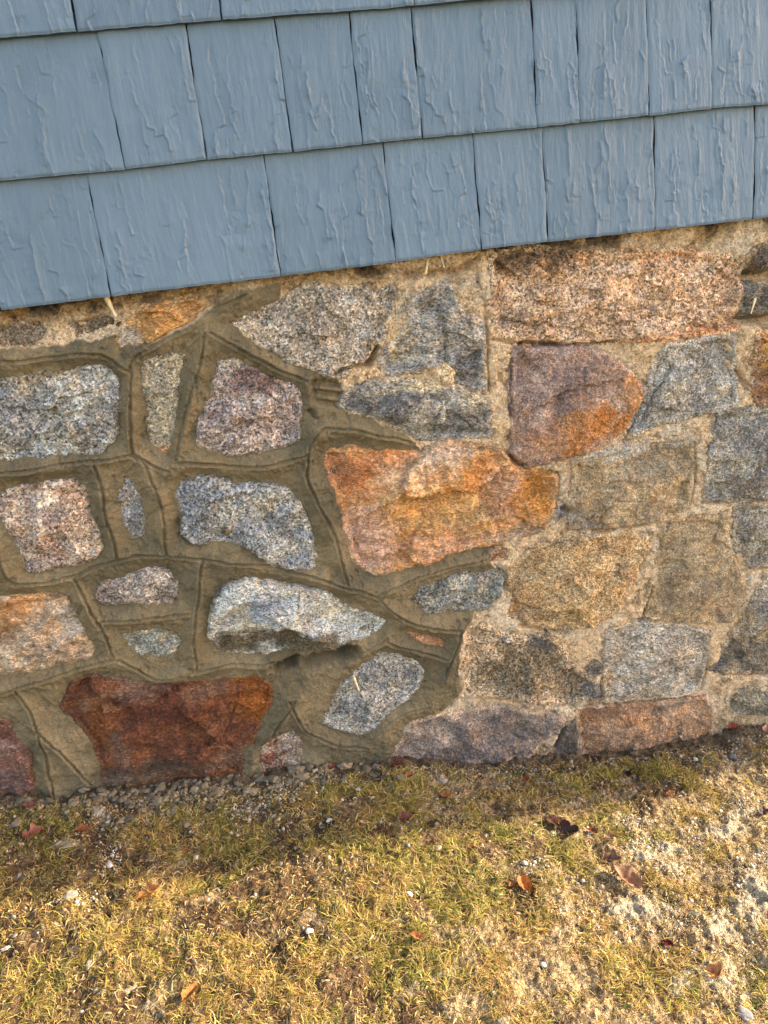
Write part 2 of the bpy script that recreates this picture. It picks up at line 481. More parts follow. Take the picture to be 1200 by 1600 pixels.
G = dict
CAVS = [([(814,536),(838,538)],4,34),([(846,537),(874,539)],4,34),([(874,539),(930,537),(960,533)],2.6,20),([(576,568),(590,546)],5,30),([(523,584),(545,574),(580,570)],3,20),([(880,792),(888,800)],5,24),
 ([(1172,433),(1250,436)],13,40),([(1152,500),(1200,503)],10,34),([(1152,578),(1168,606)],5,20),([(787,896),(789,920)],5,24),([(996,967),(1028,970)],4,24),([(812,977),(850,986),(890,987)],3.5,16),([(744,859),(772,857)],3.5,22),
 ([(798,712),(806,722),(822,729)],3.5,24),([(635,430),(705,424)],6,18),([(712,428),(748,404)],5,20),([(866,1168),(882,1138)],4,16),([(975,690),(988,668)],3.5,20),([(888,828),(945,828),(1000,820)],2.6,14),
 ([(1098,786),(1140,785)],3,16),([(985,905),(1002,880),(1014,858)],2.4,14),([(1003,965),(1020,915)],2.4,12),([(1165,890),(1200,887)],3,14),([(940,1060),(940,1098)],3,16),([(1098,1080),(1108,1030)],3,14),([(1112,1048),(1140,1054),(1200,1055)],2.6,14),
 ([(728,1090),(780,1093),(850,1101)],2.6,12),([(905,1103),(990,1096),(1100,1088)],2.4,12),([(760,500),(762,560),(764,612)],2.2,10),([(798,560),(797,650)],2.2,12),([(770,530),(800,536)],3,14),([(1085,690),(1088,740),(1080,790)],2.4,12),
 ([(522,1020),(549,1013)],9,40),([(434,1042),(456,1036)],8,34),([(455,1031),(522,1022)],4,26),([(484,640),(492,652)],3,12)]
CAVS = [(on_wall(a, Y_ST), w*.0011, d*.001) for a, w, d in CAVS]
STONES = [
 G(l='dark grey stone half buried in mortar under the siding at far left', p=[(-90,503),(0,505),(63,500),(72,508),(50,535),(30,542),(-90,546)], c=[(118,106,92),(96,88,78)], h=-2),
 G(l='small dark stone under the siding beside the wood splinter', p=[(98,503),(143,492),(182,495),(184,505),(160,514),(117,532),(112,517)], c=[(110,98,82),(84,76,66)], h=-3),
 G(l='small rusty orange stone tucked under the siding', p=[(193,492),(217,483),(277,467),(300,465),(325,475),(320,487),(287,503),(233,528),(210,532),(192,545),(184,541),(193,513)], c=[(150,100,48),(128,80,36),(164,118,66)], h=2, m='r', b=[(197,530,16,18,(160,150,138),1)]),
 G(l='large light grey granite block at the left edge, upper row', p=[(-90,597),(0,592),(47,587),(93,577),(143,567),(173,577),(183,590),(187,633),(183,683),(160,707),(110,713),(0,717),(-90,719)], c=[(150,146,138),(168,164,156),(128,124,120)], h=7, a=5, m='c', b=[(30,585,70,16,(150,126,92),.6)]),
 G(l='narrow upright wedge of tan granite between two mortar joints', p=[(227,563),(257,552),(288,553),(283,577),(275,637),(268,697),(258,712),(233,683),(228,633),(225,587)], c=[(158,146,124),(140,128,108)], h=3, b=[(258,705,10,10,(176,120,80),.7)]),
 G(l='pinkish grey granite block beside the narrow wedge', p=[(340,567),(360,557),(400,573),(443,593),(463,600),(473,630),(472,687),(447,698),(400,707),(360,710),(317,700),(308,690),(308,657),(320,643),(333,613)], c=[(152,136,128),(170,154,142),(128,108,104)], h=7, a=6, m='c', b=[(420,590,60,18,(116,92,86),.7),(357,563,12,12,(196,186,168),.8)]),
 G(l='large grey granite stone with pointed left end under the siding', p=[(365,508),(387,488),(440,467),(467,450),(487,445),(533,453),(570,450),(583,462),(615,447),(617,467),(613,497),(600,527),(580,557),(553,570),(530,590),(500,580),(480,573),(440,560),(410,540)], c=[(152,143,132),(164,156,146),(132,124,114)], h=5, a=3, m='c', b=[(600,545,30,16,(186,170,146),.5)]),
 G(l='grey stone broken along a pale vein, right of the big granite stone', p=[(637,477),(667,453),(700,440),(707,460),(723,487),(755,507),(757,563),(758,610),(713,603),(703,583),(673,577),(633,580),(607,587),(592,570),(602,547),(627,520),(645,500)], c=[(142,138,132),(164,158,150),(116,114,112)], h=9, a=7, m='g', st=[((690,470),(702,590),.5,7)], fac=[((600,556),(760,586),.6)], b=[(612,532,9,30,(212,192,160),1),(640,560,50,8,(186,178,164),.8),(665,480,12,30,(104,104,106),.7),(728,560,14,30,(98,96,96),.7)]),
 G(l='dark grey streaked stone with pointed left end below the broken one', p=[(533,630),(547,607),(567,597),(610,592),(640,597),(680,600),(720,610),(757,625),(767,645),(763,682),(700,687),(655,685),(615,665),(580,648),(545,642)], c=[(126,123,118),(146,142,134),(102,100,98)], h=9, a=6, m='g', fac=[((530,640),(770,668),.7)], b=[(660,602,70,7,(206,192,164),.8),(600,625,70,12,(90,92,96),.8),(720,660,40,14,(92,92,94),.6),(745,630,20,12,(196,184,160),.6)]),
 G(l='small pale tan chip bedded between two grey stones', p=[(675,575),(690,566),(706,579),(704,595),(690,599)], c=[(190,166,132)], h=13, a=2, e=4),
 G(l='big pink tan granite block under the siding at right', p=[(767,405),(800,392),(850,386),(910,393),(1000,392),(1060,389),(1110,396),(1152,400),(1165,412),(1161,445),(1150,480),(1158,510),(1130,522),(1060,525),(980,531),(900,533),(860,532),(800,530),(775,520),(768,480)], c=[(184,156,130),(198,172,148),(164,136,112)], h=9, a=5, m='c', b=[(830,405,75,18,(98,80,62),.9),(1000,395,160,12,(170,128,84),.7),(795,500,30,14,(122,110,100),.6),(1080,522,110,8,(176,112,56),.6)], st=[((770,495),(900,512),.6,7),((900,512),(1160,470),.4,4)]),
 G(l='purple grey stone with an orange stained lower corner and a stepped crack', p=[(800,545),(840,540),(900,543),(935,548),(965,565),(993,597),(1002,610),(987,650),(960,683),(940,700),(910,707),(867,717),(833,725),(813,723),(800,710),(799,650)], c=[(142,122,114),(160,140,128),(118,102,100)], h=15, a=5, m='f', b=[(925,665,75,34,(166,112,58),.95),(985,615,20,30,(188,136,86),.8),(850,690,60,30,(158,124,98),.5)], st=[((795,660),(870,612),1.2,9),((870,612),(910,600),1.2,10),((910,600),(968,590),1.2,9)]),
 G(l='grey granite stone split by a diagonal cleft', p=[(1013,584),(1025,560),(1037,546),(1083,531),(1142,522),(1150,525),(1153,592),(1150,630),(1130,639),(1083,648),(1037,660),(1005,671),(990,680),(978,668),(996,627),(1013,598)], c=[(148,144,138),(160,156,148),(126,124,120)], h=8, a=4, ck=[([(1048,572),(1030,605),(1012,640),(1000,668)],4,10)], fac=[((1052,560),(1004,668),.55)], b=[(1010,560,25,10,(190,180,160),.5)]),
 G(l='rough dark stone showing through the broken mortar at the right edge', p=[(1154,455),(1163,440),(1185,447),(1250,440),(1250,490),(1190,495),(1175,500),(1155,492)], c=[(104,100,92),(84,80,74)], h=0, a=6),
 G(l='dark stone sliver below the siding at the right edge', p=[(1168,400),(1185,382),(1270,375),(1270,425),(1200,424),(1172,428)], c=[(112,100,84),(90,80,70)], h=-3, a=6),
 G(l='brown stone cut off by the right edge of the picture', p=[(1185,520),(1250,512),(1270,628),(1192,632),(1167,616),(1182,587),(1180,563)], c=[(146,112,80),(124,96,78)], h=4, a=6, b=[(1205,545,20,30,(176,136,70),.8)]),
 G(l='grey stone block in the right column under the brown stone', p=[(1121,645),(1140,640),(1290,632),(1290,775),(1170,781),(1135,782),(1101,780),(1104,743)], c=[(130,126,120),(144,140,130),(110,108,104)], h=8, a=4, b=[(1165,762,20,16,(108,98,86),.7)]),
 G(l='olive tan stone with a whitish top edge', p=[(893,722),(920,710),(985,690),(1050,682),(1083,680),(1084,721),(1078,785),(1060,807),(993,818),(940,825),(889,826),(887,793),(898,746)], c=[(150,132,106),(164,146,118),(128,114,94)], h=9, a=4, m='f', b=[(950,706,70,10,(176,170,158),.8),(1050,690,40,9,(160,156,150),.8),(905,815,26,18,(116,112,108),.7),(970,735,60,12,(140,134,120),.6)]),
 G(l='tan granite boulder in the middle of the old wall', p=[(795,905),(805,880),(830,857),(870,840),(930,832),(975,830),(1010,838),(1013,855),(1000,880),(985,905),(965,945),(950,962),(920,975),(885,983),(840,978),(815,970),(793,965)], c=[(168,142,106),(180,156,120),(146,122,92)], h=10, a=4, b=[(815,880,22,30,(150,136,114),.6),(900,955,30,14,(150,124,70),.5),(810,968,20,10,(104,92,80),.7),(880,842,50,8,(120,108,92),.6)]),
 G(l='upright olive brown stone narrower at its top', p=[(1050,814),(1078,807),(1132,810),(1139,850),(1157,900),(1164,935),(1150,967),(1100,971),(1053,969),(1003,962),(1021,907),(1039,843)], c=[(142,126,102),(154,138,114),(126,110,90)], h=10, a=3, m='f'),
 G(l='grey stone at the right edge with a pale rim of mortar', p=[(1148,793),(1164,785),(1200,789),(1290,780),(1290,882),(1200,884),(1171,887),(1160,864),(1146,857)], c=[(138,132,120),(118,114,108)], h=7, a=4, b=[(1158,820,8,30,(100,98,98),.7)]),
 G(l='triangular grey stone rising to the right edge', p=[(1290,872),(1200,900),(1181,921),(1164,957),(1128,1014),(1110,1046),(1128,1050),(1200,1052),(1290,1050)], c=[(142,128,104),(126,116,100),(104,98,90)], h=7, a=5, b=[(1125,1015,14,40,(92,94,100),.9),(1195,930,22,30,(136,134,134),.8)], st=[((1120,1050),(1165,960),-.5,3)]),
 G(l='low flat grey stone near the ground at the right edge', p=[(1137,1083),(1150,1078),(1200,1073),(1290,1065),(1290,1106),(1200,1112),(1136,1116)], c=[(128,120,102),(112,106,94)], h=6, a=3),
 G(l='squarish grey stone above the brown bottom slab', p=[(953,981),(993,971),(1050,973),(1107,985),(1105,1028),(1096,1070),(1078,1083),(1028,1087),(989,1092),(943,1094),(943,1049),(946,1013)], c=[(150,142,130),(138,130,118),(164,158,148)], h=9, a=4, m='g', fac=[((1040,1060),(1110,1010),.3)], b=[(950,1070,8,30,(188,158,118),.6)]),
 G(l='dark speckled stone with a pale left side at the mortar boundary', p=[(722,1043),(730,980),(750,973),(783,990),(817,997),(853,990),(877,1007),(890,1037),(917,1057),(938,1073),(937,1085),(893,1100),(833,1095),(780,1088),(740,1085),(723,1075)], c=[(164,146,122),(182,160,134)], h=7, a=5, m='c', b=[(825,1038,70,42,(98,88,70),.8),(890,1070,50,24,(120,110,96),.8),(845,1000,26,11,(86,84,84),.9),(790,997,10,8,(150,146,142),.8)]),
 G(l='long purple grey stone on the ground below the mortar boundary', p=[(618,1165),(640,1130),(680,1116),(720,1111),(755,1101),(790,1104),(830,1109),(865,1116),(880,1126),(870,1145),(840,1160),(825,1175),(820,1200),(700,1205),(640,1205),(612,1190)], c=[(126,114,106),(146,132,122),(106,96,92)], h=9, a=5, m='f', b=[(700,1110,40,10,(160,140,124),.5),(840,1130,30,18,(100,92,84),.7)]),
 G(l='small dark wedge stone at the foot of the wall', p=[(868,1160),(886,1131),(902,1127),(906,1190),(872,1190)], c=[(92,86,78),(76,72,68)], h=2, a=3, m='f'),
 G(l='long brown slab on the ground at right', p=[(902,1106),(950,1099),(1010,1096),(1060,1093),(1105,1087),(1112,1120),(1112,1185),(1050,1185),(980,1190),(920,1195),(905,1190)], c=[(146,118,94),(158,130,106),(122,100,84)], h=8, a=3, m='f', b=[(960,1105,40,8,(110,108,108),.8),(1040,1102,40,6,(104,98,92),.7),(950,1115,60,14,(150,108,72),.6)]),
 G(l='biggest orange stone, rust stained and right of the centre joint', p=[(505,700),(530,697),(570,697),(620,702),(655,705),(690,690),(740,690),(790,705),(800,722),(835,733),(870,740),(875,765),(862,800),(850,830),(820,838),(780,850),(740,855),(700,865),(665,880),(620,890),(585,898),(565,893),(545,865),(530,800),(512,755),(503,725)], c=[(190,134,84),(196,150,112),(172,112,64)], h=11, a=7, m='r',
   b=[(590,740,90,40,(184,104,52),.9),(700,745,60,40,(176,106,36),.9),(640,790,60,40,(206,150,82),.9),(735,800,50,36,(196,146,84),.8),(575,850,50,50,(196,152,130),.9),(640,735,60,22,(206,172,136),.7),(790,770,34,40,(160,112,86),.8),(845,775,34,46,(164,102,34),1),(800,830,50,16,(166,142,120),.9),(690,705,60,20,(186,160,138),.8),(535,730,20,24,(150,92,62),.7),(690,850,60,20,(184,142,116),.7)], fac=[((700,800),(880,770),.12),((560,900),(870,830),.3)]),
 G(l='small blue grey stone with rounded left end under the orange stone', p=[(647,937),(653,913),(693,898),(733,892),(760,890),(783,887),(785,900),(782,923),(768,940),(760,950),(717,953),(667,957)], c=[(132,129,122),(150,145,134),(110,108,104)], h=7, a=5, m='c'),
 G(l='tiny rusty sliver of stone set in fresh mortar', p=[(627,986),(650,983),(680,992),(697,1000),(690,1014),(660,1005)], c=[(140,96,66),(120,74,48)], h=4, a=5, m='r', e=5),
 G(l='grey oval granite stone with a splinter stuck on its face', p=[(497,1125),(515,1106),(530,1071),(561,1037),(595,1018),(626,1018),(660,1041),(656,1075),(637,1090),(614,1106),(591,1136),(564,1148),(530,1140)], c=[(148,142,134),(162,156,146),(124,120,116)], h=6, a=4, m='c'),
 G(l='whitish stone with a sharp ridge and overhanging dark lower face', p=[(323,987),(331,933),(350,910),(392,903),(461,914),(507,922),(538,941),(576,956),(607,968),(591,987),(545,1002),(507,1010),(453,1018),(407,1025),(365,1025),(335,1018)], c=[(176,172,162),(190,184,172),(150,148,146)], h=32, a=4, m='g', fac=[((320,991),(455,972),1.5),((455,972),(540,1006),.9),((396,925),(452,972),.55),((452,972),(466,910),.35)], b=[(370,1006,70,17,(92,80,60),1),(430,1000,60,19,(98,86,66),1),(490,1004,50,13,(100,88,68),1),(530,1006,36,8,(108,96,76),.9),(420,940,40,24,(150,154,162),.7)]),  # brown lower face, with its shade also painted into the blob colours
 G(l='blotchy grey granite stone with a chipped lower notch', p=[(272,770),(285,750),(310,740),(330,742),(370,755),(420,755),(450,760),(475,790),(488,830),(492,870),(488,888),(450,890),(420,880),(400,860),(370,850),(340,845),(310,850),(285,840),(283,805)], c=[(150,148,146),(170,166,158),(120,120,122)], h=9, a=6, m='c', fac=[((340,828),(372,832),1.2)], b=[(300,790,30,40,(128,130,136),.6),(410,780,50,20,(166,154,130),.5),(352,826,7,14,(104,92,64),.9)], st=[((340,832),(400,858),1.2,8)]),
 G(l='small upright grey stone in a narrow mortar panel', p=[(182,762),(195,744),(212,752),(222,780),(226,810),(222,838),(208,840),(198,820),(186,790)], c=[(140,134,130),(122,118,114)], h=3, a=4),
 G(l='pinkish white coarse stone at the left edge', p=[(2,772),(30,757),(60,752),(110,748),(135,755),(143,790),(155,830),(160,855),(145,872),(110,882),(65,893),(40,890),(30,862),(16,828),(3,800)], c=[(176,154,136),(194,176,158),(146,124,112)], h=9, a=6, m='c', b=[(42,880,10,8,(120,112,118),.8),(110,770,40,20,(160,128,108),.6)]),
 G(l='orange and white streaked stone at the left edge', p=[(-90,937),(20,932),(60,930),(90,923),(110,937),(120,957),(133,980),(150,1013),(147,1023),(127,1030),(100,1035),(53,1047),(0,1055),(-90,1060)], c=[(172,146,118),(182,164,144),(150,124,100)], h=9, a=6, m='r', b=[(30,945,70,20,(180,118,60),.9),(0,990,40,20,(174,118,64),.8),(110,965,22,26,(170,160,152),.7),(60,1010,60,20,(150,132,116),.6),(110,1035,50,8,(120,100,84),.7)]),
 G(l='small flat oval pinkish stone above the tooled joint', p=[(148,925),(155,938),(175,943),(215,940),(265,945),(278,930),(277,905),(262,890),(235,888),(210,895),(180,905),(155,912)], c=[(154,140,128),(168,156,142),(126,112,104)], h=7, a=5, m='c', fac=[((148,930),(270,925),.4)]),
 G(l='small jagged grey stone below the flat oval one', p=[(192,990),(220,982),(250,980),(280,985),(290,1000),(280,1015),(268,1030),(240,1022),(215,1025),(200,1010)], c=[(138,134,122),(156,150,134),(116,110,100)], h=3, a=8, m='g'),
 G(l='large dark rust red block at the foot of the wall', p=[(95,1100),(110,1070),(125,1053),(160,1050),(200,1058),(230,1065),(290,1063),(330,1060),(400,1052),(425,1065),(430,1090),(418,1110),(405,1140),(395,1160),(382,1165),(380,1190),(378,1225),(280,1240),(200,1245),(158,1240),(155,1195),(140,1160),(120,1130),(100,1115)], c=[(112,66,42),(128,74,42),(92,50,34)], h=10, a=4, m='r',
   b=[(205,1075,40,22,(142,112,96),.6),(150,1090,22,14,(140,118,98),.7),(165,1130,26,40,(134,76,34),.8),(185,1160,14,40,(134,108,96),.6),(270,1110,80,22,(90,42,26),.9),(395,1080,35,50,(148,82,26),1),(320,1075,40,8,(136,104,82),.5),(240,1140,50,18,(124,70,42),.8),(340,1188,60,14,(124,98,82),.6),(240,1195,80,16,(80,68,60),.8),(210,1215,70,14,(122,104,88),.9)], ck=[([(372,1062),(365,1110),(352,1140),(350,1155),(362,1165)],5,3)]),
 G(l='dark red stone cut off at the lower left corner of the wall', p=[(-90,1112),(5,1118),(20,1130),(25,1150),(45,1165),(55,1200),(55,1262),(0,1268),(-90,1270)], c=[(124,78,62),(108,62,50),(138,98,84)], h=8, a=5, m='r', b=[(5,1165,26,14,(166,134,122),.8),(20,1215,30,20,(136,110,106),.7)]),
 G(l='small reddish stone poking from the mortar at ground level', p=[(402,1182),(415,1160),(430,1148),(455,1143),(472,1150),(476,1185),(470,1215),(410,1220)], c=[(134,112,98),(112,80,64),(154,138,124)], h=4, a=5, b=[(420,1180,16,10,(120,64,40),.7)]),
 G(l='dark chip wedged beside the right end of the orange stone', p=[(863,808),(873,786),(886,791),(881,806),(870,815)], c=[(104,102,102)], h=2, a=3, e=4),
 G(l='small dark chip in the old mortar beside the speckled stone', p=[(918,1042),(928,1034),(938,1040),(934,1056),(922,1054)], c=[(92,88,86)], h=3, a=3, e=4),
 G(l='small grey chip at the lower tip of the speckled stone', p=[(917,1083),(925,1074),(938,1077),(936,1088),(922,1092)], c=[(96,94,92)], h=7, a=3, e=4),
 G(l='small reddish chip under the right part of the orange stone', p=[(768,866),(782,858),(792,862),(790,872),(772,876)], c=[(128,92,68)], h=-1, a=3, e=4),
 G(l='dark grey chip at the end of the blue grey stone', p=[(762,905),(785,888),(788,912),(780,930),(768,925)], c=[(110,116,116)], h=11, a=2, e=4),
]
def quad(x, y, w, h, l, c):
    j = random.Random(int(x*7+y)).uniform
    return G(l=l, p=[(x+j(0,14), y+j(0,14)), (x+w/2, y+j(-6,8)), (x+w-j(0,14), y+j(0,14)), (x+w+j(-5,3), y+h/2), (x+w-j(0,18), y+h-j(0,14)), (x+w/2, y+h+j(-6,6)), (x+j(0,14), y+h-j(0,14)), (x+j(-3,6), y+h/2)], c=c, h=8, a=5)
for (x, y, w, h) in [(-330,590,215,120),(-340,740,160,130),(-160,745,140,140),(-335,900,215,140),(-340,1080,215,170),
                     (1300,420,180,110),(1300,550,150,110),(1310,690,170,120),(1310,830,190,100),(1310,950,180,120),(1310,1085,190,100)]:
    STONES.append(quad(x, y, w, h, None, [(146,138,124),(160,150,134),(122,114,104)]))

MATS = {'c': MAT_COARSE, 'g': MAT_GNEISS, 'f': MAT_FINE, 'r': MAT_RUST, None: MAT_GRANITE}
MSTEP = .0017
MX = np.arange(XL, XR+.001, MSTEP); MZ = np.arange(-1.48, .07, MSTEP)
MGX, MGZ = np.meshgrid(MX, MZ)
STONE_D = np.full(MGX.shape, .2)                               # signed distance to the nearest stone
FRESH_PX = [(-600,560),(-90,556),(0,545),(60,540),(110,535),(170,522),(190,520),(205,535),(250,530),(300,505),(335,480),(345,462),(400,445),(442,440),(440,467),(368,508),(440,558),(500,580),(535,592),(545,635),(640,680),(655,700),(700,760),(790,800),(765,855),(768,878),(780,895),(760,915),(745,952),(722,985),(716,1040),(722,1082),(690,1110),(645,1128),(615,1170),(612,1260),(300,1340),(-600,1340)]
FRESH = chaikin(on_wall(FRESH_PX, Y_ST))

def warp(x, z, seed, amp=.0046):
    return (x + fbm(x*38, z*38, seed, 5, .64)*amp, z + fbm(x*38+50, z*38, seed+3, 5, .64)*amp)

for si, S in enumerate(STONES):
    seed = 11+si*7
    R = random.Random(seed)
    P = on_wall(S['p'], Y_ST)
    if sdf(P[:1, 0]*0+P[:, 0].mean(), P[:1, 1]*0+P[:, 1].mean(), FRESH)[0] < 0: P = chaikin(P)
    cen = P.mean(0)
    # into the mortar grid
    i0, i1 = np.searchsorted(MX, [P[:, 0].min()-.05, P[:, 0].max()+.05]); j0, j1 = np.searchsorted(MZ, [P[:, 1].min()-.05, P[:, 1].max()+.05])
    sl = (slice(max(j0, 0), j1), slice(max(i0, 0), i1))
    wx, wz = warp(MGX[sl], MGZ[sl], seed)
    STONE_D[sl] = np.minimum(STONE_D[sl], sdf(wx, wz, P))
    # own relief
    st = .0015 if S['l'] else .004
    xs = np.arange(P[:, 0].min()-.014, P[:, 0].max()+.014, st); zs = np.arange(P[:, 1].min()-.014, P[:, 1].max()+.014, st)
    X, Z = np.meshgrid(xs, zs)
    wx, wz = warp(X, Z, seed)
    d = -sdf(wx, wz, P)+(.0012 if sdf(np.array([cen[0]]), np.array([cen[1]]), FRESH)[0] < 0 else .0042)
    size = max(np.ptp(P[:, 0]), np.ptp(P[:, 1]))
    amp = S.get('a', 4)*(.0015 if size > .05 else .0006)
    h = np.full(X.shape, S['h']*.001+.002)
    h += amp*(.9*fbm(X*14, Z*14, seed, 3) + .55*fbm(X*45, Z*45, seed+1, 4, .6)) + amp*.35*ridged(X*30+.3*wz, Z*36, seed+2)
    h += .0013*fbm(X*170, Z*170, seed+5, 2, .7) + .0016*ridged(X*75, Z*85, seed+12, 2)
    # split faces: the lowest of a few tilted planes gives sharp arrises, small offsets between cells give ledges
    xw = X+fbm(X*30, Z*30, seed+9, 4, .6)*.007; zw = Z+fbm(X*30+9, Z*30, seed+10, 4, .6)*.007
    ext_x, ext_z = np.ptp(P[:, 0])/2, np.ptp(P[:, 1])/2
    hull = np.full(X.shape, 1.0)
    for k in range(8):
        an = k*.785+R.uniform(-.4, .4); gr = R.uniform(.05, .30) if S.get('m') != 'f' else R.uniform(.04, .20)
        off = R.uniform(.25, .75)*math.hypot(ext_x*math.cos(an), ext_z*math.sin(an))
        hull = np.minimum(hull, -gr*((xw-cen[0])*math.cos(an)+(zw-cen[1])*math.sin(an)-off))
    hull = np.minimum(hull, .004+.05*(xw-cen[0])*R.uniform(-1, 1)+.05*(zw-cen[1])*R.uniform(-1, 1))
    h += hull
    best = np.full(X.shape, 9.0); lev = np.zeros(X.shape)
    for k in range(max(5, min(26, int(ext_x*ext_z*4/.0011)))):
        px_, pz_ = cen[0]+R.uniform(-1, 1)*ext_x, cen[1]+R.uniform(-1, 1)*ext_z
        q_ = np.hypot((xw-px_)*.6, zw-pz_)
        tl = .5 if S.get('m') == 'f' else 1.0
        v_ = R.uniform(-1, 1)*amp*.32 + (xw-px_)*R.uniform(-.16, .16)*tl + (zw-pz_)*R.uniform(-.26, .16)*tl
        sel = q_ < best; best = np.where(sel, q_, best); lev = np.where(sel, v_, lev)
    h += lev
    for fc in S.get('fac', []):
        a, b = on_wall([fc[0], fc[1]], Y_ST); t = (b-a)/np.hypot(*(b-a)); nn = np.array([t[1], -t[0]])
        along = (X-a[0])*t[0]+(Z-a[1])*t[1]; L = np.hypot(*(b-a))
        s = (X-a[0])*nn[0]+(Z-a[1])*nn[1] + fbm(X*40, Z*40, seed+4, 3)*.003
        w = sstep(-.02, .01, along)*sstep(L+.02, L-.01, along)
        h -= np.minimum(fc[2]*np.maximum(0, s), .03)*w
    for (pa, pb, sl_, mm) in S.get('st', []):                   # ledges: the surface drops by mm below the line
        a, b = on_wall([pa, pb], Y_ST); t = (b-a)/np.hypot(*(b-a)); nn = np.array([t[1], -t[0]])
        along = (X-a[0])*t[0]+(Z-a[1])*t[1]; L = np.hypot(*(b-a))
        s = (X-a[0])*nn[0]+(Z-a[1])*nn[1] + fbm(X*55, Z*55, seed+6, 4)*.005
        w = sstep(-.006, .004, along)*sstep(L+.006, L-.004, along)
        h -= mm*.0014*sstep(-.001, .003, s)*np.exp(-np.maximum(s, 0)/.03)*w
    for (pl, wid, dep) in S.get('ck', []):
        q = dist_line(X+fbm(X*60, Z*60, seed, 3)*.003, Z, chaikin(on_wall(pl, Y_ST), 1, False))
        h -= dep*.0015*np.exp(-(q/(wid*.0007))**2)
    ew = S.get('e', 10)*.001
    q = np.clip(d/ew, 0, 1)
    h = h - (.003+min(max(S['h'], 0), 11)*.00035)*(1-q)**2
    fl = min(.0065, S['h']*.001+.001) + .0012*fbm(X*60, Z*60, seed+15, 3)
    small = size < .05
    fl = fl - .02*sstep(.009, .022, d)
    h = np.where(h < fl, fl+(h-fl)*.22, h)
    h = np.where(d < 0, np.minimum(h, .004) + 2.2*d, h)
    for (cq, cw_, cd_) in CAVS:
        if cq[:, 0].min() < X.max()+.02 and cq[:, 0].max() > X.min()-.02 and cq[:, 1].min() < Z.max()+.02 and cq[:, 1].max() > Z.min()-.02:
            h -= cd_*np.exp(-(dist_line(X+fbm(X*70, Z*70, seed+40, 3)*.0025, Z+fbm(X*70, Z*70, seed+41, 3)*.0025, cq)/cw_)**2)
    keepv = d > -.009
    keep = keepv[:-1, :-1] & keepv[1:, :-1] & keepv[:-1, 1:] & keepv[1:, 1:]
    # colour: patches of the stone's own tones, then stains and one painted-in underside shade
    infresh = sdf(np.array([cen[0]]), np.array([cen[1]]), FRESH)[0] < 0
    if S.get('m') == 'r':
        dull = (lambda c: s2l(np.array(c)*.72+np.array((178, 154, 126))*.28)) if S['c'][0][0] > 135 else (lambda c: s2l(np.array(c)*.78+np.array((104, 84, 68))*.22)*.74)
    else: dull = s2l if infresh else (lambda c: s2l(c)*np.array((1.06, 1.0, .94))*.98)
    cols = [dull(c)*1.58 for c in S['c']]
    col = np.ones(X.shape+(3,))*cols[0]
    for ci, c in enumerate(cols[1:]):
        m = sstep(.0, .45, fbm(X*16+ci*7, Z*16, seed+20+ci, 4, .6))[..., None]*.85
        col = col*(1-m)+c*m
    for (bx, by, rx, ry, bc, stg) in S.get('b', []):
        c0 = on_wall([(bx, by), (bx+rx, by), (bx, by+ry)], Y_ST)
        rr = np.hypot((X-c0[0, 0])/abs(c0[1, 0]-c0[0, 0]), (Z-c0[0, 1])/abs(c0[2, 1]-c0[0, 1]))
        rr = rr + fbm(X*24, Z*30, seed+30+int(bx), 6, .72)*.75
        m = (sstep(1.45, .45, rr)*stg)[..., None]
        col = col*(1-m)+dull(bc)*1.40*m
    film = sstep(.011, .0, d + .005*fbm(X*90, Z*90, seed+50, 3))*np.clip(.45+.7*fbm(X*22, Z*22, seed+51, 3), 0, 1)*(.85 if infresh else .6)   # cement left on the rim
    fc_ = s2l((116, 103, 78)) if infresh else s2l((214, 188, 152))*1.25
    col = col*(1-film[..., None])+fc_*film[..., None]
    f, used = grid_faces(keep)
    v = np.stack([X, Y_ST-h, Z], -1).reshape(-1, 3)[used]
    org = np.array([cen[0], Y_ST, cen[1]])
    # close the back: a skirt that reaches into the wall
    me = mesh_np('stone', v-org, f[:, ::1], col.reshape(-1, 3)[used])
    o = link('stone', me, MATS[S.get('m')], wallr, tuple(org-np.array(wallr.location)))
    if S['l']: o['label'] = S['l']

# ------------------------------------------------------------------ the mortar
JOINTS = [
 [(-90,567),(0,565),(60,562),(120,550),(160,555),(203,578)], [(203,578),(208,562),(235,540),(290,512),(330,487),(385,458)],
 [(205,575),(206,640),(208,705),(215,712)], [(-90,748),(0,738),(60,728),(130,722),(205,708),(215,712),(250,730),(262,732)], [(275,720),(330,722),(390,730),(450,720),(478,710)],
 [(318,515),(312,570),(300,605),(290,655),(275,718)], [(215,712),(235,742),(250,780),(258,820),(262,862)], [(150,725),(160,770),(172,810),(182,866)],
 [(328,518),(380,545),(430,575),(482,592)], [(0,846),(8,880),(15,902),(38,911),(80,908),(130,895),(180,875),(215,864),(300,866),(340,872),(400,882),(460,895),(520,908),(560,918),(595,932)],
 [(476,738),(480,752),(492,775),(512,815),(530,858),(541,908)], [(476,738),(480,700),(505,667),(545,668),(600,682),(638,692)],
 [(313,872),(308,940),(304,1000),(306,1042)], [(113,900),(140,945),(160,985),(180,1025)], [(160,971),(200,968),(250,962),(295,957)],
 [(-90,1092),(0,1078),(60,1062),(130,1040),(182,1025),(247,1058),(300,1045),(350,1036),(425,1030)], [(28,1075),(45,1105),(62,1140),(75,1180),(84,1235)], [(60,1136),(100,1170),(143,1222)],
 [(590,930),(620,955),(650,972),(716,981)], [(588,928),(650,895),(720,880),(768,868)], [(716,981),(706,1020),(696,1052)], [(605,998),(650,1012),(697,1026)],
 [(455,1092),(475,1140),(520,1155),(572,1168)], [(425,1147),(450,1108),(462,1090)], [(600,1132),(630,1112),(667,1101)], [(560,1015),(600,992)],
]
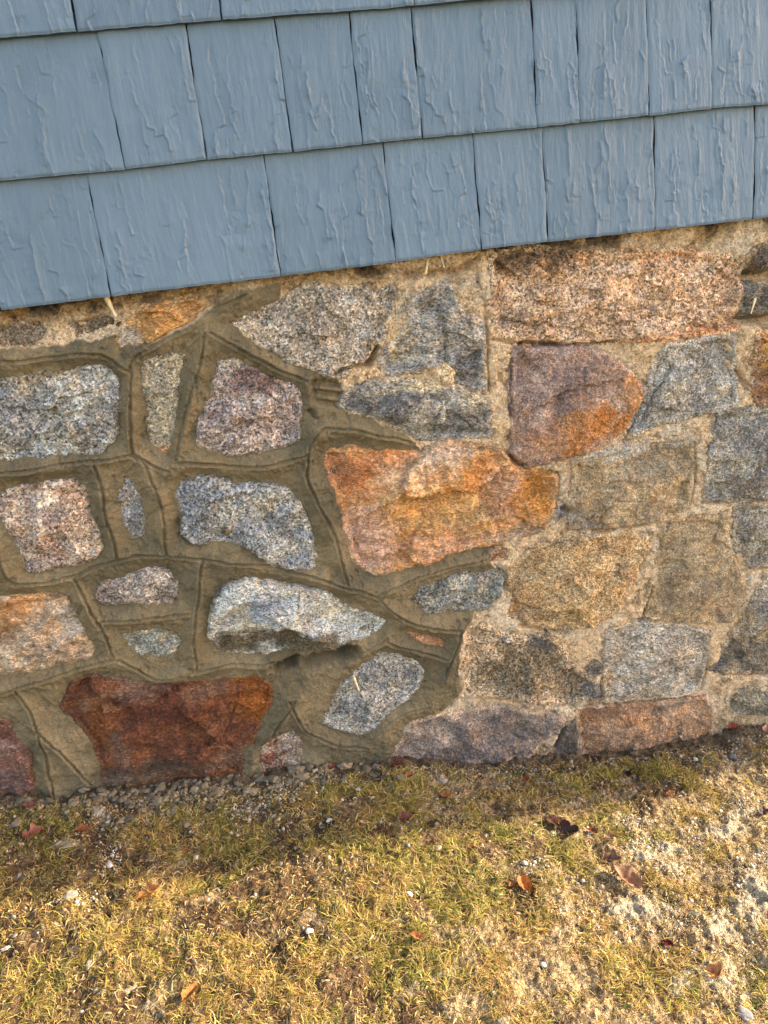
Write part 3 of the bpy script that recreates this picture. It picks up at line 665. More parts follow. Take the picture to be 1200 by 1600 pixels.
X, Z, D = MGX, MGZ, STONE_D
fw = warp(X, Z, 901, .006)
fr = -sdf(fw[0], fw[1], FRESH)                                 # > 0 where freshly pointed
FM = sstep(-.002, .004, fr)
nA = fbm(X*9, Z*9, 3, 3); nB = fbm(X*40, Z*40, 5, 4, .55); nC = fbm(X*120, Z*120, 6, 3, .6)
dd = np.clip(D, 0, .05)
hf = .002 + .0055*sstep(.002, .022, dd) + .0045*nA + .0022*nB + .0007*nC
hf += .0016*ridged(X*10+Z*14, Z*70-X*34, 15, 3)*sstep(-.3, .4, nA) + .0014*ridged(X*62+Z*20, Z*12, 17, 3)*sstep(.3, -.4, nA)
hf += .0008*fbm(X*210, Z*210, 16, 2, .7) - .003*sstep(.5, .7, fbm(X*55, Z*55, 18, 3, .6))
hf += .0022*sstep(.10, .16, fbm(X*20+Z*6, Z*26, 19, 4, .6))                     # laps left by the trowel                  # trowel drags
jd = np.full(X.shape, 1.0)
for ji, J in enumerate(JOINTS):
    q = chaikin(on_wall(J, Y_ST), 2, False)
    sl = (slice(*np.searchsorted(MZ, [q[:, 1].min()-.04, q[:, 1].max()+.04])), slice(*np.searchsorted(MX, [q[:, 0].min()-.04, q[:, 0].max()+.04])))
    xx, zz = X[sl], Z[sl]
    dj = dist_line(xx+fbm(xx*14, zz*14, 40+ji, 2)*.004+fbm(xx*70, zz*70, 41+ji, 2)*.0008, zz+fbm(xx*14, zz*14, 60+ji, 2)*.004, q)
    jd[sl] = np.minimum(jd[sl], dj)
jw = .75+.45*vnoise(X*25, Z*25, 77)
hf += .0075*np.exp(-(jd/.017)**2)*(.5+.8*vnoise(X*12, Z*12, 79))
hf += -.0048*jw*np.exp(-(jd/.0021)**2) + .0030*np.exp(-((jd-.0052)/.0024)**2)*(.15+1.2*vnoise(X*18, Z*18, 78))
# finger marks and the torn hole
for (a, b, w, dp) in [((493,597),(540,603),6,15),((494,612),(538,618),6,16),((497,626),(530,632),5,12),((487,600),(490,622),5,10)]:
    q = on_wall([a, b], Y_ST); hf -= dp*.001*np.exp(-(dist_line(X, Z, q)/(w*.0011))**2)
for (a, b, w, dp) in [((440,1034),(490,1032),7,13),((484,1034),(548,1016),11,34),((428,1042),(452,1040),7,20)]:
    q = on_wall([a, b], Y_ST); hf -= dp*.001*np.exp(-(dist_line(X+nB*.004, Z+nC*.003, q)/(w*.0011))**2)
for (q, w, dp) in CAVS[-4:]: hf -= dp*np.exp(-(dist_line(X+nB*.003, Z+nC*.003, q)/w)**2)
ragged = np.exp(-(dist_line(X, Z, on_wall([(425,1040),(550,1018)], Y_ST))/.024)**2)
hf += ragged*(.011*nB+.006*nC)
ho = -.0022 + .0025*nA + .0022*nB + .0016*nC + .0012*fbm(X*230, Z*230, 36, 2, .7) + .0015*sstep(.004, .02, dd)
ho += .0045*sstep(.12, .19, fbm(X*19, Z*19, 33, 6, .68)) + .003*sstep(-.25, -.2, fbm(X*27, Z*27, 37, 6, .68))   # flakes that stand proud
ho -= .006*sstep(.42, .62, fbm(X*33, Z*33, 34, 5, .6))          # pits
crev = sstep(.02, .3, fbm(X*14, Z*14, 35, 4))*np.exp(-(dd/.0032)**2)
ho -= .017*crev
lin_c = np.abs(fbm(X*8, Z*8, 38, 4, .55)); ho -= .006*np.exp(-(lin_c/.012)**2)*sstep(0, .4, nA)
for (q, w, dp) in CAVS: ho -= dp*np.exp(-(dist_line(X+nB*.002, Z+nC*.002, q)/w)**2)
# the ragged mortar band right under the siding
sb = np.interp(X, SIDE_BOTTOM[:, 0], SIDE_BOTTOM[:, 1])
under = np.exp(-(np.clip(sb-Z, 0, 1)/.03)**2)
ho = ho + under*(.004 + .004*nB)
h = ho*(1-FM) + hf*FM
smear = sstep(.05, .5, fbm(X*34, Z*34, 88, 5, .65))*(.8*FM+.6*(1-FM))
h = np.where(D < 0, h + (1.6-1.25*smear)*D, h)                   # dives behind the stones, smeared over some edges
c_f = s2l((115,101,75)); c_f2 = s2l((98,88,67)); c_f3 = s2l((134,117,88))
cf = np.ones(X.shape+(3,))*c_f
m = sstep(-.1, .6, fbm(X*7, Z*7, 50, 4))[..., None]; cf = cf*(1-m)+c_f2*m
m = (sstep(.1, .7, fbm(X*12, Z*12, 52, 4))*.7)[..., None]; cf = cf*(1-m)+c_f3*m
m = (sstep(-.95, -1.15, Z + .1264*X)*.55)[..., None]; cf = cf*(1-m)+s2l((92,86,70))*m    # darker towards the ground
c_o = s2l((218,190,154))
co = np.ones(X.shape+(3,))*c_o
m = sstep(.0, .5, fbm(X*10, Z*10, 54, 4))[..., None]; co = co*(1-m)+s2l((234,212,182))*m
m = (sstep(.1, .6, fbm(X*15, Z*15, 56, 4))*.5)[..., None]; co = co*(1-m)+s2l((188,160,120))*m
m = (sstep(.5, .75, fbm(X*38, Z*38, 57, 4))*.6)[..., None]; co = co*(1-m)+s2l((112,98,82))*m
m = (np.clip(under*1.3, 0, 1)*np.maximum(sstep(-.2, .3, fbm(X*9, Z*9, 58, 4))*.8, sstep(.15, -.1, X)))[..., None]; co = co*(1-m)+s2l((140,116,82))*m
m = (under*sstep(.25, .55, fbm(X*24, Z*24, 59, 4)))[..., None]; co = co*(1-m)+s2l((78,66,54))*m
m = (sstep(-.86, -1.0, Z+.1264*X)*.55)[..., None]; co = co*(1-m)+s2l((140,120,96))*m
co = co*np.array((1.52, 1.46, 1.40)); co = co*np.minimum(1, .82/co.max(-1, keepdims=True)); cf = cf*np.array((1.03, 1.01, .99))
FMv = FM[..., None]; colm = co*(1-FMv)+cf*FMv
deep = D > -.022
cell = deep[:-1, :-1] & deep[1:, :-1] & deep[:-1, 1:] & deep[1:, 1:]
isf = (fr > 0)[:-1, :-1]
pts = np.stack([X, Y_ST-h, Z], -1).reshape(-1, 3)
for nm, mk, mat, lab in (('fresh_mortar', isf, MAT_FRESH, 'damp olive brown fresh mortar with scored joint lines'), ('old_mortar', ~isf, MAT_OLD, 'crumbling pale sandy old mortar')):
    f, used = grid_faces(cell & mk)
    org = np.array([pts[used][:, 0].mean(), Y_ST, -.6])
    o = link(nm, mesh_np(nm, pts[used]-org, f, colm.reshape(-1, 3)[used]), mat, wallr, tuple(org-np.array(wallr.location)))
    o['label'] = lab
box('wall_core', -4.0, CORNER_X-.03, Y_ST+.045, 2.4, -2.2, .011, MAT_CONC, wallr)
box('wall_end', XR-.004, CORNER_X-.03, Y_ST+.004, Y_ST+.044, -2.2, .011, MAT_CONC, wallr)
box('wall_end', -4.0, XL+.004, Y_ST+.004, Y_ST+.044, -2.2, .011, MAT_CONC, wallr)

# ------------------------------------------------------------------ the ground
BASE = on_wall([(0,1243),(60,1238),(150,1228),(280,1220),(400,1203),(500,1193),(620,1188),(760,1188),(900,1172),(1100,1150),(1140,1136),(1200,1133)], Y_ST)
bx = np.concatenate([[-1.6], BASE[:, 0], [1.9]]); bz = np.concatenate([[BASE[0, 1]+.1264*(BASE[0, 0]+1.6)], BASE[:, 1], [BASE[-1, 1]-.1264*(1.9-BASE[-1, 0])]])
lin = lambda x: -0.9283-.1264*(6*np.tanh(x/6)+.683)
def ground_z(x, y, fine=True):
    near = np.interp(x, bx, bz) - lin(np.clip(x, -1.6, 1.9))
    z = lin(x) + near*np.exp(-np.maximum(-y, 0)/.18)*((x > -1.6) & (x < 1.9)) + .02*np.clip(y, -4, 0)
    if fine:
        w = np.exp(-(np.maximum(np.abs(x)-2, 0)+np.maximum(-y-2, 0)))
        z = z + w*(.010*fbm(x*4, y*4, 7, 3) + .0065*fbm(x*17, y*17, 8, 4) + .0045*fbm(x*60, y*60, 9, 4, .68) + .002*ridged(x*90, y*90, 10, 2))
    return z
def ext(a, b, st, far):
    core = np.arange(a, b, st); k = st*1.25**np.arange(1, 60)
    up = b+np.cumsum(k); dn = a-np.cumsum(k)
    return np.concatenate([dn[dn > -far][::-1], core, up[up < far]])
gx = ext(-1.0, 1.35, .0033, 80); core = np.arange(-1.1, .05, .0033); k = .0033*1.25**np.arange(1, 60)
dn = -1.1-np.cumsum(k); gy = np.concatenate([dn[dn > -80][::-1], core])
GX, GY = np.meshgrid(gx, gy)
GZ = ground_z(GX, GY)
def pale_at(x, y):        # sandy, sun-bleached bare soil, mostly to the right and front
    return sstep(-.1, .45, fbm(x*7, y*9, 61, 5, .62)*.95 + .70*(x-.02) - .7*np.exp(y/.12) - .25*(y+.35))
def bare_at(x, y):
    return sstep(.12, .5, fbm(x*6+3, y*8, 63, 4, .6))
pal = pale_at(GX, GY); bar = bare_at(GX, GY)
c = np.ones(GX.shape+(3,))*s2l((118,92,62))
m = sstep(.0, .6, fbm(GX*12, GY*12, 64, 4))[..., None]; c = c*(1-m)+s2l((92,68,44))*m
m = (sstep(.2, .6, fbm(GX*30, GY*30, 65, 4))*.7)[..., None]; c = c*(1-m)+s2l((160,134,96))*m
m = (np.exp(np.minimum(GY, 0)/.05)*.8)[..., None]; c = c*(1-m)+s2l((112,96,74))*m
m = (pal*.9*np.exp(-np.maximum(np.abs(GX-.2)-1.2, 0)*4)*np.exp(-np.maximum(-GY-.9, 0)*4))[..., None]; c = c*(1-m)+s2l((196,168,126))*m
m = (sstep(.3, .6, fbm(GX*45, GY*45, 66, 4))*.6)[..., None]; c = c*(1-m)+s2l((70,50,34))*m
cr_ = np.zeros(GX.shape)
for (q, sp) in [((1117,1278),(.05,.022)),((1150,1252),(.05,.012)),((1062,1312),(.045,.02)),((1185,1385),(.05,.03)),((1008,1328),(.02,.02)),((1052,1352),(.028,.018)),((1185,1340),(.03,.02)),((1135,1430),(.05,.03)),((990,1422),(.06,.02)),((905,1300),(.03,.012)),((1130,1520),(.08,.03)),((130,1400),(.02,.012)),((172,1345),(.010,.02))]:
    d_ = _f*FOC + _r*(q[0]-600) - _u*(q[1]-800); t_ = (-1.05-.1264*.3-CAMH)/d_[2]
    cr_ = np.maximum(cr_, 1-np.hypot((GX-d_[0]*t_)/sp[0], (GY+DIST-d_[1]*t_)/sp[1])*.55)
crust = sstep(.25, .7, cr_*.9+.5*fbm(GX*28, GY*34, 67, 5, .65))
m = (crust*.9)[..., None]; c = c*(1-m)+s2l((194,178,150))*m
GZ = GZ+.004*crust*(1+.6*fbm(GX*110, GY*110, 68, 2))
gpts = np.stack([GX, GY, GZ], -1).reshape(-1, 3)
m = np.clip(np.maximum(np.abs(GX-.2)-1.15, -GY-.85)/.3, 0, 1)[..., None]; c = c*(1-m)+s2l((88,84,46))*m      # the lawn goes on all round, darkened to weaken its bounce light
f, used = grid_faces(np.ones((GX.shape[0]-1, GX.shape[1]-1), bool))
tag(link('ground', mesh_np('ground', gpts, f, c.reshape(-1, 3)), MAT_GROUND), 'bare winter soil of the lawn along the foundation', 'ground', kind='structure')

def on_ground(px):
    """where a point of the photograph meets the soil"""
    d = _f*FOC + _r*(px[0]-600) - _u*(px[1]-800)
    d = d/np.linalg.norm(d)
    lo, hi = .3, 6.0
    for _ in range(40):
        t = (lo+hi)/2; p = np.array([0, -DIST, CAMH])+d*t
        g = float(ground_z(np.array([p[0]]), np.array([p[1]]))[0])
        if p[2] > g and p[1] < Y_ST: lo = t
        else: hi = t
    p = np.array([0, -DIST, CAMH])+d*lo
    return p

# ------------------------------------------------------------------ grass
def make_grass(N, seed):
    r = np.random.default_rng(seed)
    x = r.uniform(-1.15, 1.5, N*3); y = -.004-r.uniform(0, 1, N*3)**.9*1.05
    tuft = fbm(x*24, y*24, 71, 3)
    dens = .42 + .75*tuft + .45*fbm(x*7, y*7, 72, 3)
    dens *= (1-.88*pale_at(x, y)*sstep(1.0, .0, tuft))*(1-.70*bare_at(x, y))
    dens *= .5+.5*sstep(-.01, -.085, y + .02*fbm(x*20, y*0, 73, 2))
    keep = r.uniform(0, 1, len(x)) < dens
    x, y = x[keep][:N], y[keep][:N]; n = len(x)
    z = ground_z(x, y)
    L = r.uniform(.009, .025, n)*(1+.35*fbm(x*9, y*9, 74, 2)); W = r.uniform(.0010, .0019, n)
    az = 2.4*fbm(x*13, y*13, 75, 2)*math.pi + r.normal(0, .8, n)
    el0 = r.uniform(.1, 1.15, n); bend = r.uniform(.5, 2.3, n)
    dry = r.uniform(0, 1, n)
    flat = dry < .22
    el0[flat] = r.uniform(.0, .35, flat.sum()); bend[flat] = r.uniform(-.1, .5, flat.sum()); L[flat] *= 1.25
    twist = r.normal(0, 1.3, n)
    K = 4
    V = np.zeros((n, K+1, 2, 3)); cx, cy, cz = x.copy(), y.copy(), z-.001
    for k in range(K+1):
        t = k/K
        el = el0-bend*t; a = az+twist*t*.9
        w = W*(1-.85*t**1.5)*.5
        sx, sy = -np.sin(a), np.cos(a)
        V[:, k, 0] = np.stack([cx-sx*w, cy-sy*w, cz], -1); V[:, k, 1] = np.stack([cx+sx*w, cy+sy*w, cz+w*.5], -1)
        cx = cx+np.cos(el)*np.cos(a)*L/K; cy = cy+np.cos(el)*np.sin(a)*L/K; cz = cz+np.sin(el)*L/K
    g = ground_z(V[..., 0], V[..., 1]); V[..., 2] = np.maximum(V[..., 2], g+.0006)
    V[..., 1] = np.minimum(V[..., 1], Y_ST-.012)
    base = np.arange(n)[:, None]*(2*(K+1)); f = []
    for k in range(K):
        f.append(np.stack([base[:, 0]+2*k, base[:, 0]+2*k+1, base[:, 0]+2*k+3, base[:, 0]+2*k+2], -1))
    F = np.stack(f, 1).reshape(-1, 4)
    pal_ = np.array([s2l(q) for q in [(152,138,56),(172,154,68),(118,118,48),(186,162,92),(88,98,40),(172,138,80),(138,102,60),(198,176,120)]])
    wgt = np.array([.22,.22,.14,.12,.08,.10,.06,.06])
    ci = r.choice(8, n, p=wgt)
    ci[flat] = r.choice([3, 5, 6, 7], flat.sum(), p=[.2, .35, .3, .15])
    green = fbm(x*8, y*8, 76, 3)
    swap = (green > .35) & ~flat & (r.uniform(0, 1, n) < .6); ci[swap] = r.choice([2, 4, 0], swap.sum())
    swap = (green < -.3) & (r.uniform(0, 1, n) < .6); ci[swap] = r.choice([3, 5, 6], swap.sum())
    col = pal_[ci]*r.uniform(.6, 1.45, (n, 1))
    colv = np.repeat(col[:, None], (K+1)*2, 1).reshape(-1, 3)
    return mesh_np('grass', V.reshape(-1, 3), F, colv)
tag(link('grass', make_grass(150000, 5), MAT_GRASS), 'short yellow green winter grass thinning to bare soil below the wall', 'grass', kind='stuff')

def make_litter(N, seed):
    """short broken straws and blades lying flat"""
    r = np.random.default_rng(seed)
    x = r.uniform(-1.0, 1.35, N); y = -.006-r.uniform(0, 1, N)**.9*1.0
    L = r.uniform(.003, .013, N); W = r.uniform(.0005, .0014, N); a = r.uniform(0, 6.283, N)
    V = np.zeros((N, 3, 2, 3)); b = r.normal(0, .5, N)
    for k in range(3):
        aa = a+b*(k-1); cx = x+np.cos(a)*L*(k-1)*.5; cy = np.minimum(y+np.sin(a)*L*(k-1)*.5, Y_ST-.012)
        for j, sg in ((0, -1), (1, 1)):
            X_ = cx-np.sin(aa)*W*sg*.5; Y_ = cy+np.cos(aa)*W*sg*.5
            V[:, k, j] = np.stack([X_, Y_, ground_z(X_, Y_)+.0012+.0012*(k == 1)+r.uniform(0, .0015, N)], -1)
    base = np.arange(N)*6
    F = np.stack([np.stack([base+2*k, base+2*k+1, base+2*k+3, base+2*k+2], -1) for k in range(2)], 1).reshape(-1, 4)
    P_ = np.array([s2l(q) for q in [(186,158,104),(148,112,70),(110,80,50),(204,182,136),(84,60,42),(158,142,70)]])
    c = P_[r.choice(6, N, p=[.25, .25, .18, .12, .1, .1])]*r.uniform(.7, 1.3, (N, 1))
    return mesh_np('straw_litter', V.reshape(-1, 3), F, np.repeat(c[:, None], 6, 1).reshape(-1, 3))
tag(link('straw_litter', make_litter(60000, 8), MAT_GRASS), 'broken dead straw and thatch lying flat on the bare soil', 'straw', kind='stuff')

# ------------------------------------------------------------------ stones, crumbs and grit on the ground
def ico(sub):
    import bmesh
    bm = bmesh.new(); bmesh.ops.create_icosphere(bm, subdivisions=sub, radius=1)
    v = np.array([q.co[:] for q in bm.verts]); f = np.array([[w.index for w in q.verts] for q in bm.faces]); bm.free()
    return v, f
ICO1, ICO2, ICO3 = ico(1), ico(2), ico(3)
def lump_mesh(name, seed, col, rough=.7, sub=3, planes=11):
    """a pebble: a ball cut by a few planes and roughened, radius about 1, resting on z = 0"""
    v, f = (ICO3 if sub == 3 else ICO2); v = v.copy()
    r = np.random.default_rng(seed)
    for _ in range(planes):
        nrm = r.normal(0, 1, 3); nrm /= np.linalg.norm(nrm); o = r.uniform(.45, .85)
        s = v@nrm-o; v = v-np.maximum(s, 0)[:, None]*nrm*.92
    k = 1+rough*.35*fbm(v[:, 0]*1.6+seed, v[:, 1]*1.6+v[:, 2]*1.3, seed, 3)+rough*.10*fbm(v[:, 0]*6, v[:, 1]*6+v[:, 2]*5, seed+1, 3)
    v = v*k[:, None]; v[:, 2] *= .6; v[:, 2] -= v[:, 2].min()*.45
    cc = np.ones((len(v), 1))*s2l(col)*(1+.16*fbm(v[:, 0]*2.5, v[:, 1]*2.5+v[:, 2], seed+2, 3))[:, None]
    return mesh_np(name, v, f, cc)
def place(me, name, px, size, rz, label, cat, group=None, mat=MAT_GRIT, sink=.0):
    p = on_ground(px)
    o = link(name, me, mat, None, (p[0], p[1], p[2]-sink))
    o.scale = tuple(q*.85 for q in (size if hasattr(size, '__len__') else (size,)*3))
    o.rotation_euler = (rng.uniform(-.25, .25), rng.uniform(-.25, .25), rz)
    return tag(o, label, cat, group)

WHITE, GREY, DARK, TAN = (174,160,138), (150,144,132), (92,90,86), (178,152,118)
ROCKS = [
 ((144,1506), (.017,.010,.007), WHITE, 'flat white stone chip in the sunlit grass at lower left'),
 ((112,1400), (.020,.015,.013), (170,160,138), 'largest pale stone on the shaded grass at left, beside white grit'),
 ((204,1546), (.013,.008,.006), WHITE, 'small white stone chip near the bottom edge at left'),
 ((260,1469), (.008,.008,.007), WHITE, 'tiny white pebble in sunlit grass left of the middle'),
 ((10,1482), (.013,.007,.005), (206,196,170), 'thin pale chip at the left edge of the sunlit lawn'),
 ((494,1204), (.010,.009,.008), WHITE, 'white pebble at the foot of the wall beside mortar crumbs'),
 ((514,1283), (.009,.008,.008), (206,198,190), 'white pebble standing out on brown thatch below the wall'),
 ((685,1326), (.010,.009,.007), WHITE, 'white pebble at the edge of the shade in the middle of the lawn'),
 ((692,1222), (.017,.013,.012), (138,134,128), 'grey round stone on grit below the purple grey wall stone'),
 ((1144,1185), (.018,.014,.012), (104,104,106), 'dark grey stone in front of the wall at far right'),
 ((1087,1188), (.009,.009,.008), (196,186,172), 'pale pebble left of the dark grey stone'),
 ((1010,1186), (.006,.006,.005), WHITE, 'tiny white pebble in grass below the brown slab'),
 ((850,1508), (.009,.008,.006), (150,148,150), 'small bluish pebble in a hollow of the sunlit lawn'),
 ((1165,1586), (.016,.011,.007), (150,140,136), 'flat grey stone at the lower right corner'),
 ((640,1398), (.007,.008,.009), (206,200,190), 'small white pebble among sunlit grass in the middle'),
 ((484,1456), (.008,.008,.007), (206,200,190), 'small pale pebble in front of a green tuft'),
 ((300,1195), (.008,.007,.006), TAN, 'tan pebble among grey mortar crumbs under the red block'),
 ((170,1352), (.013,.010,.008), (196,194,192), 'whitish lump in the shaded grass under the red block'),
 ((560,1235), (.010,.008,.007), (176,168,158), 'grey pebble half way along the strip of grit'),
 ((820,1350), (.008,.007,.006), (206,196,176), 'pale pebble above the orange curled leaf'),
]
for i, (px, s, colr, lab) in enumerate(ROCKS):
    place(lump_mesh('pebble', 300+i, colr), 'pebble', px, s, rng.uniform(0, 6), lab, 'pebble')

CR = [lump_mesh('mortar_crumb', 400+i, [(116,102,80),(128,112,88),(100,90,72),(136,122,98)][i % 4], rough=1.0, planes=9) for i in range(8)]
lab_cr = 'grey brown crumb of fallen mortar lying along the foot of the fresh pointing'
prs = np.random.default_rng(12)
n_c = 0
for _ in range(296):
    cxp = float(np.clip(prs.choice([prs.normal(190, 70), prs.normal(330, 70), prs.normal(470, 60), prs.uniform(0, 660)], p=[.42, .28, .15, .15]), -10, 690))
    top = np.interp(cxp, [0, 150, 280, 400, 500, 620, 700], [1243, 1231, 1221, 1204, 1196, 1190, 1192])
    py = top + 2 + abs(prs.normal(0, 24))*(1.25 if cxp < 450 else .6)
    s = float(np.clip(prs.lognormal(-4.95, .45), .003, .015))
    place(CR[n_c % 8], 'mortar_crumb', (cxp, py), (s*prs.uniform(.8, 1.3), s, s*prs.uniform(.8, 1.15)), prs.uniform(0, 6), lab_cr, 'mortar crumb', 'mortar crumbs fallen below the fresh pointing', sink=s*.15)
    n_c += 1

def grit(name, P, size, cols, seed):
    v0, f0 = ICO1; r = np.random.default_rng(seed); n = len(P)
    v = v0[None]*(1+.28*r.normal(0, 1, (n, len(v0), 1)).clip(-1.2, 1.2))*size[:, None, None]*r.uniform(.7, 1.2, (n, 1, 3))
    an = r.uniform(0, 6.28, n); ca, sa = np.cos(an)[:, None], np.sin(an)[:, None]
    v = np.stack([v[..., 0]*ca-v[..., 1]*sa, v[..., 0]*sa+v[..., 1]*ca, v[..., 2]], -1) + P[:, None]
    f = f0[None]+(np.arange(n)*len(v0))[:, None, None]
    c = np.repeat(cols[:, None], len(v0), 1)
    return mesh_np(name, v.reshape(-1, 3), f.reshape(-1, 3), c.reshape(-1, 3), smooth=False)
def scatter(px, spread, n, seed):
    r = np.random.default_rng(seed); p = on_ground(px)
    x = p[0]+r.normal(0, spread[0], n); y = np.minimum(p[1]+r.normal(0, spread[1], n), Y_ST-.02)
    return np.stack([x, y, ground_z(x, y)+.0005], -1)
W_PATCH = [((1117,1278),(.045,.020),500),((1150,1252),(.05,.012),350),((1062,1312),(.04,.018),260),((1185,1385),(.035,.03),380),((1008,1328),(.02,.02),320),((1052,1352),(.028,.018),240),((1185,1345),(.03,.02),200),
           ((832,1350),(.02,.014),160),((990,1422),(.06,.02),250),((990,1285),(.02,.012),200),((1135,1430),(.04,.03),320),((905,1300),(.03,.014),160),((175,1345),(.010,.022),150),((130,1400),(.022,.012),190),((372,1270),(.03,.012),200),((445,1245),(.04,.012),220),((880,1300),(.03,.01),150),((1130,1500),(.06,.03),300),((930,1425),(.06,.04),300),((1080,1440),(.07,.04),350)]
P = np.vstack([scatter(a, b, n, 600+i) for i, (a, b, n) in enumerate(W_PATCH)])
r_ = np.random.default_rng(2)
cw = np.array([s2l(q) for q in [(196,186,170),(180,168,146),(212,204,192),(164,148,122)]])[r_.choice(4, len(P), p=[.4, .25, .2, .15])]
tag(link('white_grit', grit('white_grit', P, np.clip(r_.lognormal(-6.85, .5, len(P)), .0005, .0040), cw, 3), MAT_GRIT), 'patches of white crumbly grit scattered over the lawn, mostly at right', 'grit', kind='stuff')
n = 9000
x = r_.uniform(-1.1, 1.4, n); y = -.002-np.abs(r_.exponential(.09, n)); y = np.where(r_.uniform(0, 1, n) < .35, -r_.uniform(0, .9, n), y); y = np.minimum(y, Y_ST-.02)
P = np.stack([x, y, ground_z(x, y)], -1)
cg = np.array([s2l(q) for q in [(140,130,112),(112,104,90),(176,164,146),(90,76,60),(160,140,112)]])[r_.choice(5, n)]
tag(link('gravel_grit', grit('gravel_grit', P, np.clip(r_.lognormal(-6.2, .45, n), .0008, .0045), cg, 4), MAT_GRIT), 'fine grey and brown grit spread along the foot of the wall', 'grit', kind='stuff')

# ------------------------------------------------------------------ fallen leaves
def leaf_mesh(seed, col, lobes=0, curl=.5, fold=.4):
    """a dry leaf about 1 long lying along x, curled and creased along its midrib"""
    r = np.random.default_rng(seed); nu, nv = 26, 12
    u = np.linspace(0, 1, nu+1)[:, None]; s = np.linspace(-1, 1, nv+1)[None]
    w = .30*np.sin(math.pi*u**.85)**.8*(1+ (lobes and .35*np.sin(u*math.pi*lobes*2))) + .012
    w = w*(1+.12*fbm(u*9+seed+s*0, u*0+np.sign(s)*3, seed, 2))
    X_ = (u-.5)+0*s; Y_ = s*w
    Z_ = fold*np.abs(s)*w + curl*.35*(u-.5)**2*4*.4 + .05*fbm(u*5+seed+s*0, s*2+seed+u*0, seed+1, 3) + curl*.5*(s*w)**2*2
    an = curl*1.1*(u-.5)*s*.5
    Z_ = Z_ + an*.3
    Z_ = Z_-Z_.min()+.02
    v = np.stack([X_+0*s, Y_, Z_], -1).reshape(-1, 3)
    c0 = np.ones((len(v), 1))*s2l(col)
    k = 1+.28*fbm(v[:, 0]*7+seed, v[:, 1]*9, seed+3, 3); rib = np.exp(-((np.ones_like(u)*s).ravel()/.10)**2)
    c0 = c0*k[:, None]*(1+.25*rib)[:, None]
    f, _ = grid_faces(np.ones((nu, nv), bool))
    v2 = v.copy(); v2[:, 2] -= .012
    vv = np.vstack([v, v2]); ff = np.vstack([f, f[:, ::-1]+len(v)])
    return mesh_np('leaf', vv, ff, np.vstack([c0, c0]))
def leaf_mat():
    return attr_mat('dry_leaf', .6, .25, 120, .22, .0012)
MAT_LEAF = leaf_mat()
RED, BRN, ORG, DRK = (104,56,42), (124,86,60), (162,104,62), (66,42,32)
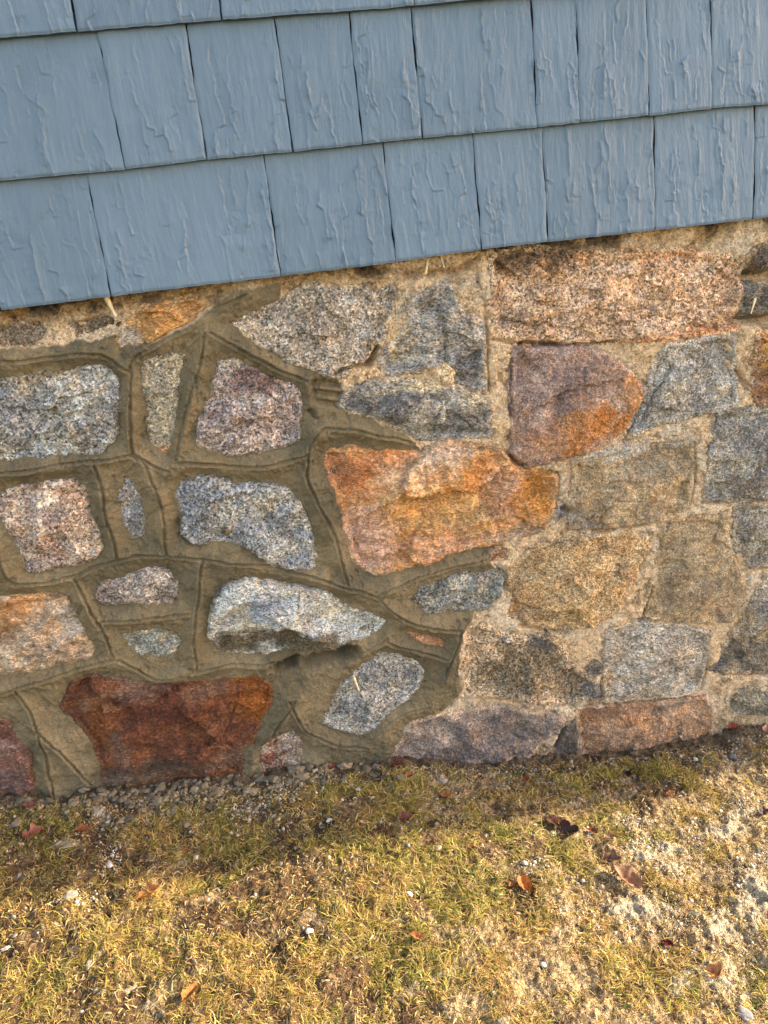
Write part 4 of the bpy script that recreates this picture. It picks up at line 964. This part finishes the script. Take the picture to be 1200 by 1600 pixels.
LEAVES = [
 ((622,1197), .040, .3, RED, 2, 'dark red crumpled leaf at the foot of the purple grey stone'),
 ((771,1191), .024, 2.1, (150,88,52), 0, 'small brown leaf against the wall below the long purple grey stone'),
 ((824,1180), .034, -.3, (140,58,34), 2, 'reddish leaf lying against the wall left of the dark wedge stone'),
 ((696,1247), .030, -.5, ORG, 0, 'small tan orange leaf below the round grey stone'),
 ((640,1214), .026, .4, (160,98,56), 0, 'small orange brown leaf on grit below the mortar boundary'),
 ((632,1283), .042, -.15, (138,84,60), 0, 'flat reddish brown leaf in shaded grass at the middle'),
 ((822,1222), .022, 1.8, (166,70,40), 0, 'little bright red leaf scrap on white grit near the wall'),
 ((977,1166), .040, .2, (124,52,36), 2, 'red brown curled leaf at the foot of the brown slab'),
 ((930,1190), .036, -.2, DRK, 0, 'dark brown curled leaf in front of the brown slab'),
 ((870,1293), .060, -.55, (88,52,36), 0, 'longest dark curled leaf at the edge of the shade'),
 ((890,1304), .046, -.2, (62,40,30), 0, 'blackish twisted leaf touching the longest dark leaf'),
 ((926,1302), .026, -.9, (134,72,42), 0, 'small rusty leaf right of the blackish twisted leaf'),
 ((952,1313), .026, .3, (112,72,48), 2, 'small brown lobed leaf above the folded pale leaf'),
 ((976,1378), .070, -1.05, (152,112,82), 0, 'long folded pale brown leaf on bare sand'),
 ((957,1347), .038, -.4, (124,88,70), 2, 'crumpled grey brown leaf at the top end of the folded one'),
 ((820,1385), .042, -1.35, (190,106,46), 0, 'bright orange curled leaf on sunlit sand'),
 ((802,1388), .022, .2, (150,80,44), 0, 'small brown leaf touching the bright orange one'),
 ((1043,1478), .026, -.9, (96,34,34), 0, 'small dark red leaf alone on sand at lower right'),
 ((54,1308), .046, .45, (160,96,76), 2, 'pinkish brown leaf in the shade at the left edge'),
 ((129,1301), .034, -.1, (164,92,52), 0, 'orange brown leaf right of the pinkish one'),
 ((236,1402), .046, .3, (170,106,54), 2, 'orange lobed leaf at the shade line on the left'),
 ((300,1558), .040, 1.0, (176,116,58), 0, 'narrow orange leaf near the bottom edge'),
 ((1146,1139), .036, .1, (128,58,38), 2, 'red brown leaf under the low flat stone at right'),
 ((1192,1271), .032, .9, (72,52,46), 2, 'dark leaf at the right edge among white grit'),
 ((1048,1244), .024, .1, (186,124,68), 0, 'little orange leaf in shaded grass at right'),
 ((734,1330), .034, .5, (148,102,62), 2, 'crumpled tan leaf beside a white pebble'),
 ((651,1467), .024, -.3, (184,116,66), 0, 'little orange leaf in the middle of the sunlit grass'),
 ((979,1214), .034, 1.4, (58,44,38), 2, 'nearly black leaf in the grass below the red brown leaf'),
 ((1114,1525), .040, .1, (164,106,62), 0, 'orange brown leaf half sunk in sand at lower right'),
 ((1196,1142), .026, .8, (186,142,118), 0, 'pale pinkish leaf by the wall at the right edge'),
 ((520,1203), .024, .6, (110,56,40), 0, 'small maroon leaf among crumbs under the fresh mortar'),
 ((48,1262), .030, .2, (112,64,54), 2, 'dull maroon leaf below the dark red corner stone'),
]
for i, (px, L, rz, colr, lob, lab) in enumerate(LEAVES):
    o = place(leaf_mesh(700+i, colr, lob, rng.uniform(.4, 1.3), rng.uniform(.2, .9)), 'leaf', px, L, rz, lab, 'leaf', mat=MAT_LEAF)
    o.location.z += .004

# ------------------------------------------------------------------ splinters of wood
def splinter(px, Y, L, w, ang, label, parent=None):
    p = on_wall([px], Y)[0]
    n = 10; t = np.linspace(0, 1, n+1); v = []
    for k in t:
        ww = w*(.12+.88*(k if k > .3 else .3)**.7)*(1-.35*(k > .93)); q = .0
        for (a, b) in ((-1, 0), (0, -.6), (1, 0), (0, .6)): v.append((a*ww*.5+q, b*ww*.35, (k-.5)*L))
    f = []
    for i in range(n):
        for j in range(4): f.append([i*4+j, i*4+(j+1) % 4, (i+1)*4+(j+1) % 4, (i+1)*4+j])
    me = mesh_np('wood_splinter', np.array(v), np.array(f), smooth=False)
    o = link('wood_splinter', me, MAT_WOOD, None, (p[0], Y, p[1])); o.rotation_euler = (0, ang, 0)
    return tag(o, label, 'splinter')
splinter((173,479), Y_ST-.014, .036, .011, -.25, 'pale wood splinter hanging below the siding beside the small dark stone')
splinter((668,412), Y_ST-.010, .034, .009, .3, 'tan wood splinter poking below the siding above the broken grey stone')
splinter((691,407), Y_ST-.008, .026, .006, -.2, 'thinner of the two splinters below the siding above the broken grey stone')
splinter((557,1069), Y_ST-.0185, .036, .007, -.2, 'white splinter stuck on the face of the oval grey stone')
splinter((1177,478), Y_ST-.010, .030, .006, .25, 'pale splinter in the broken mortar at the right edge')
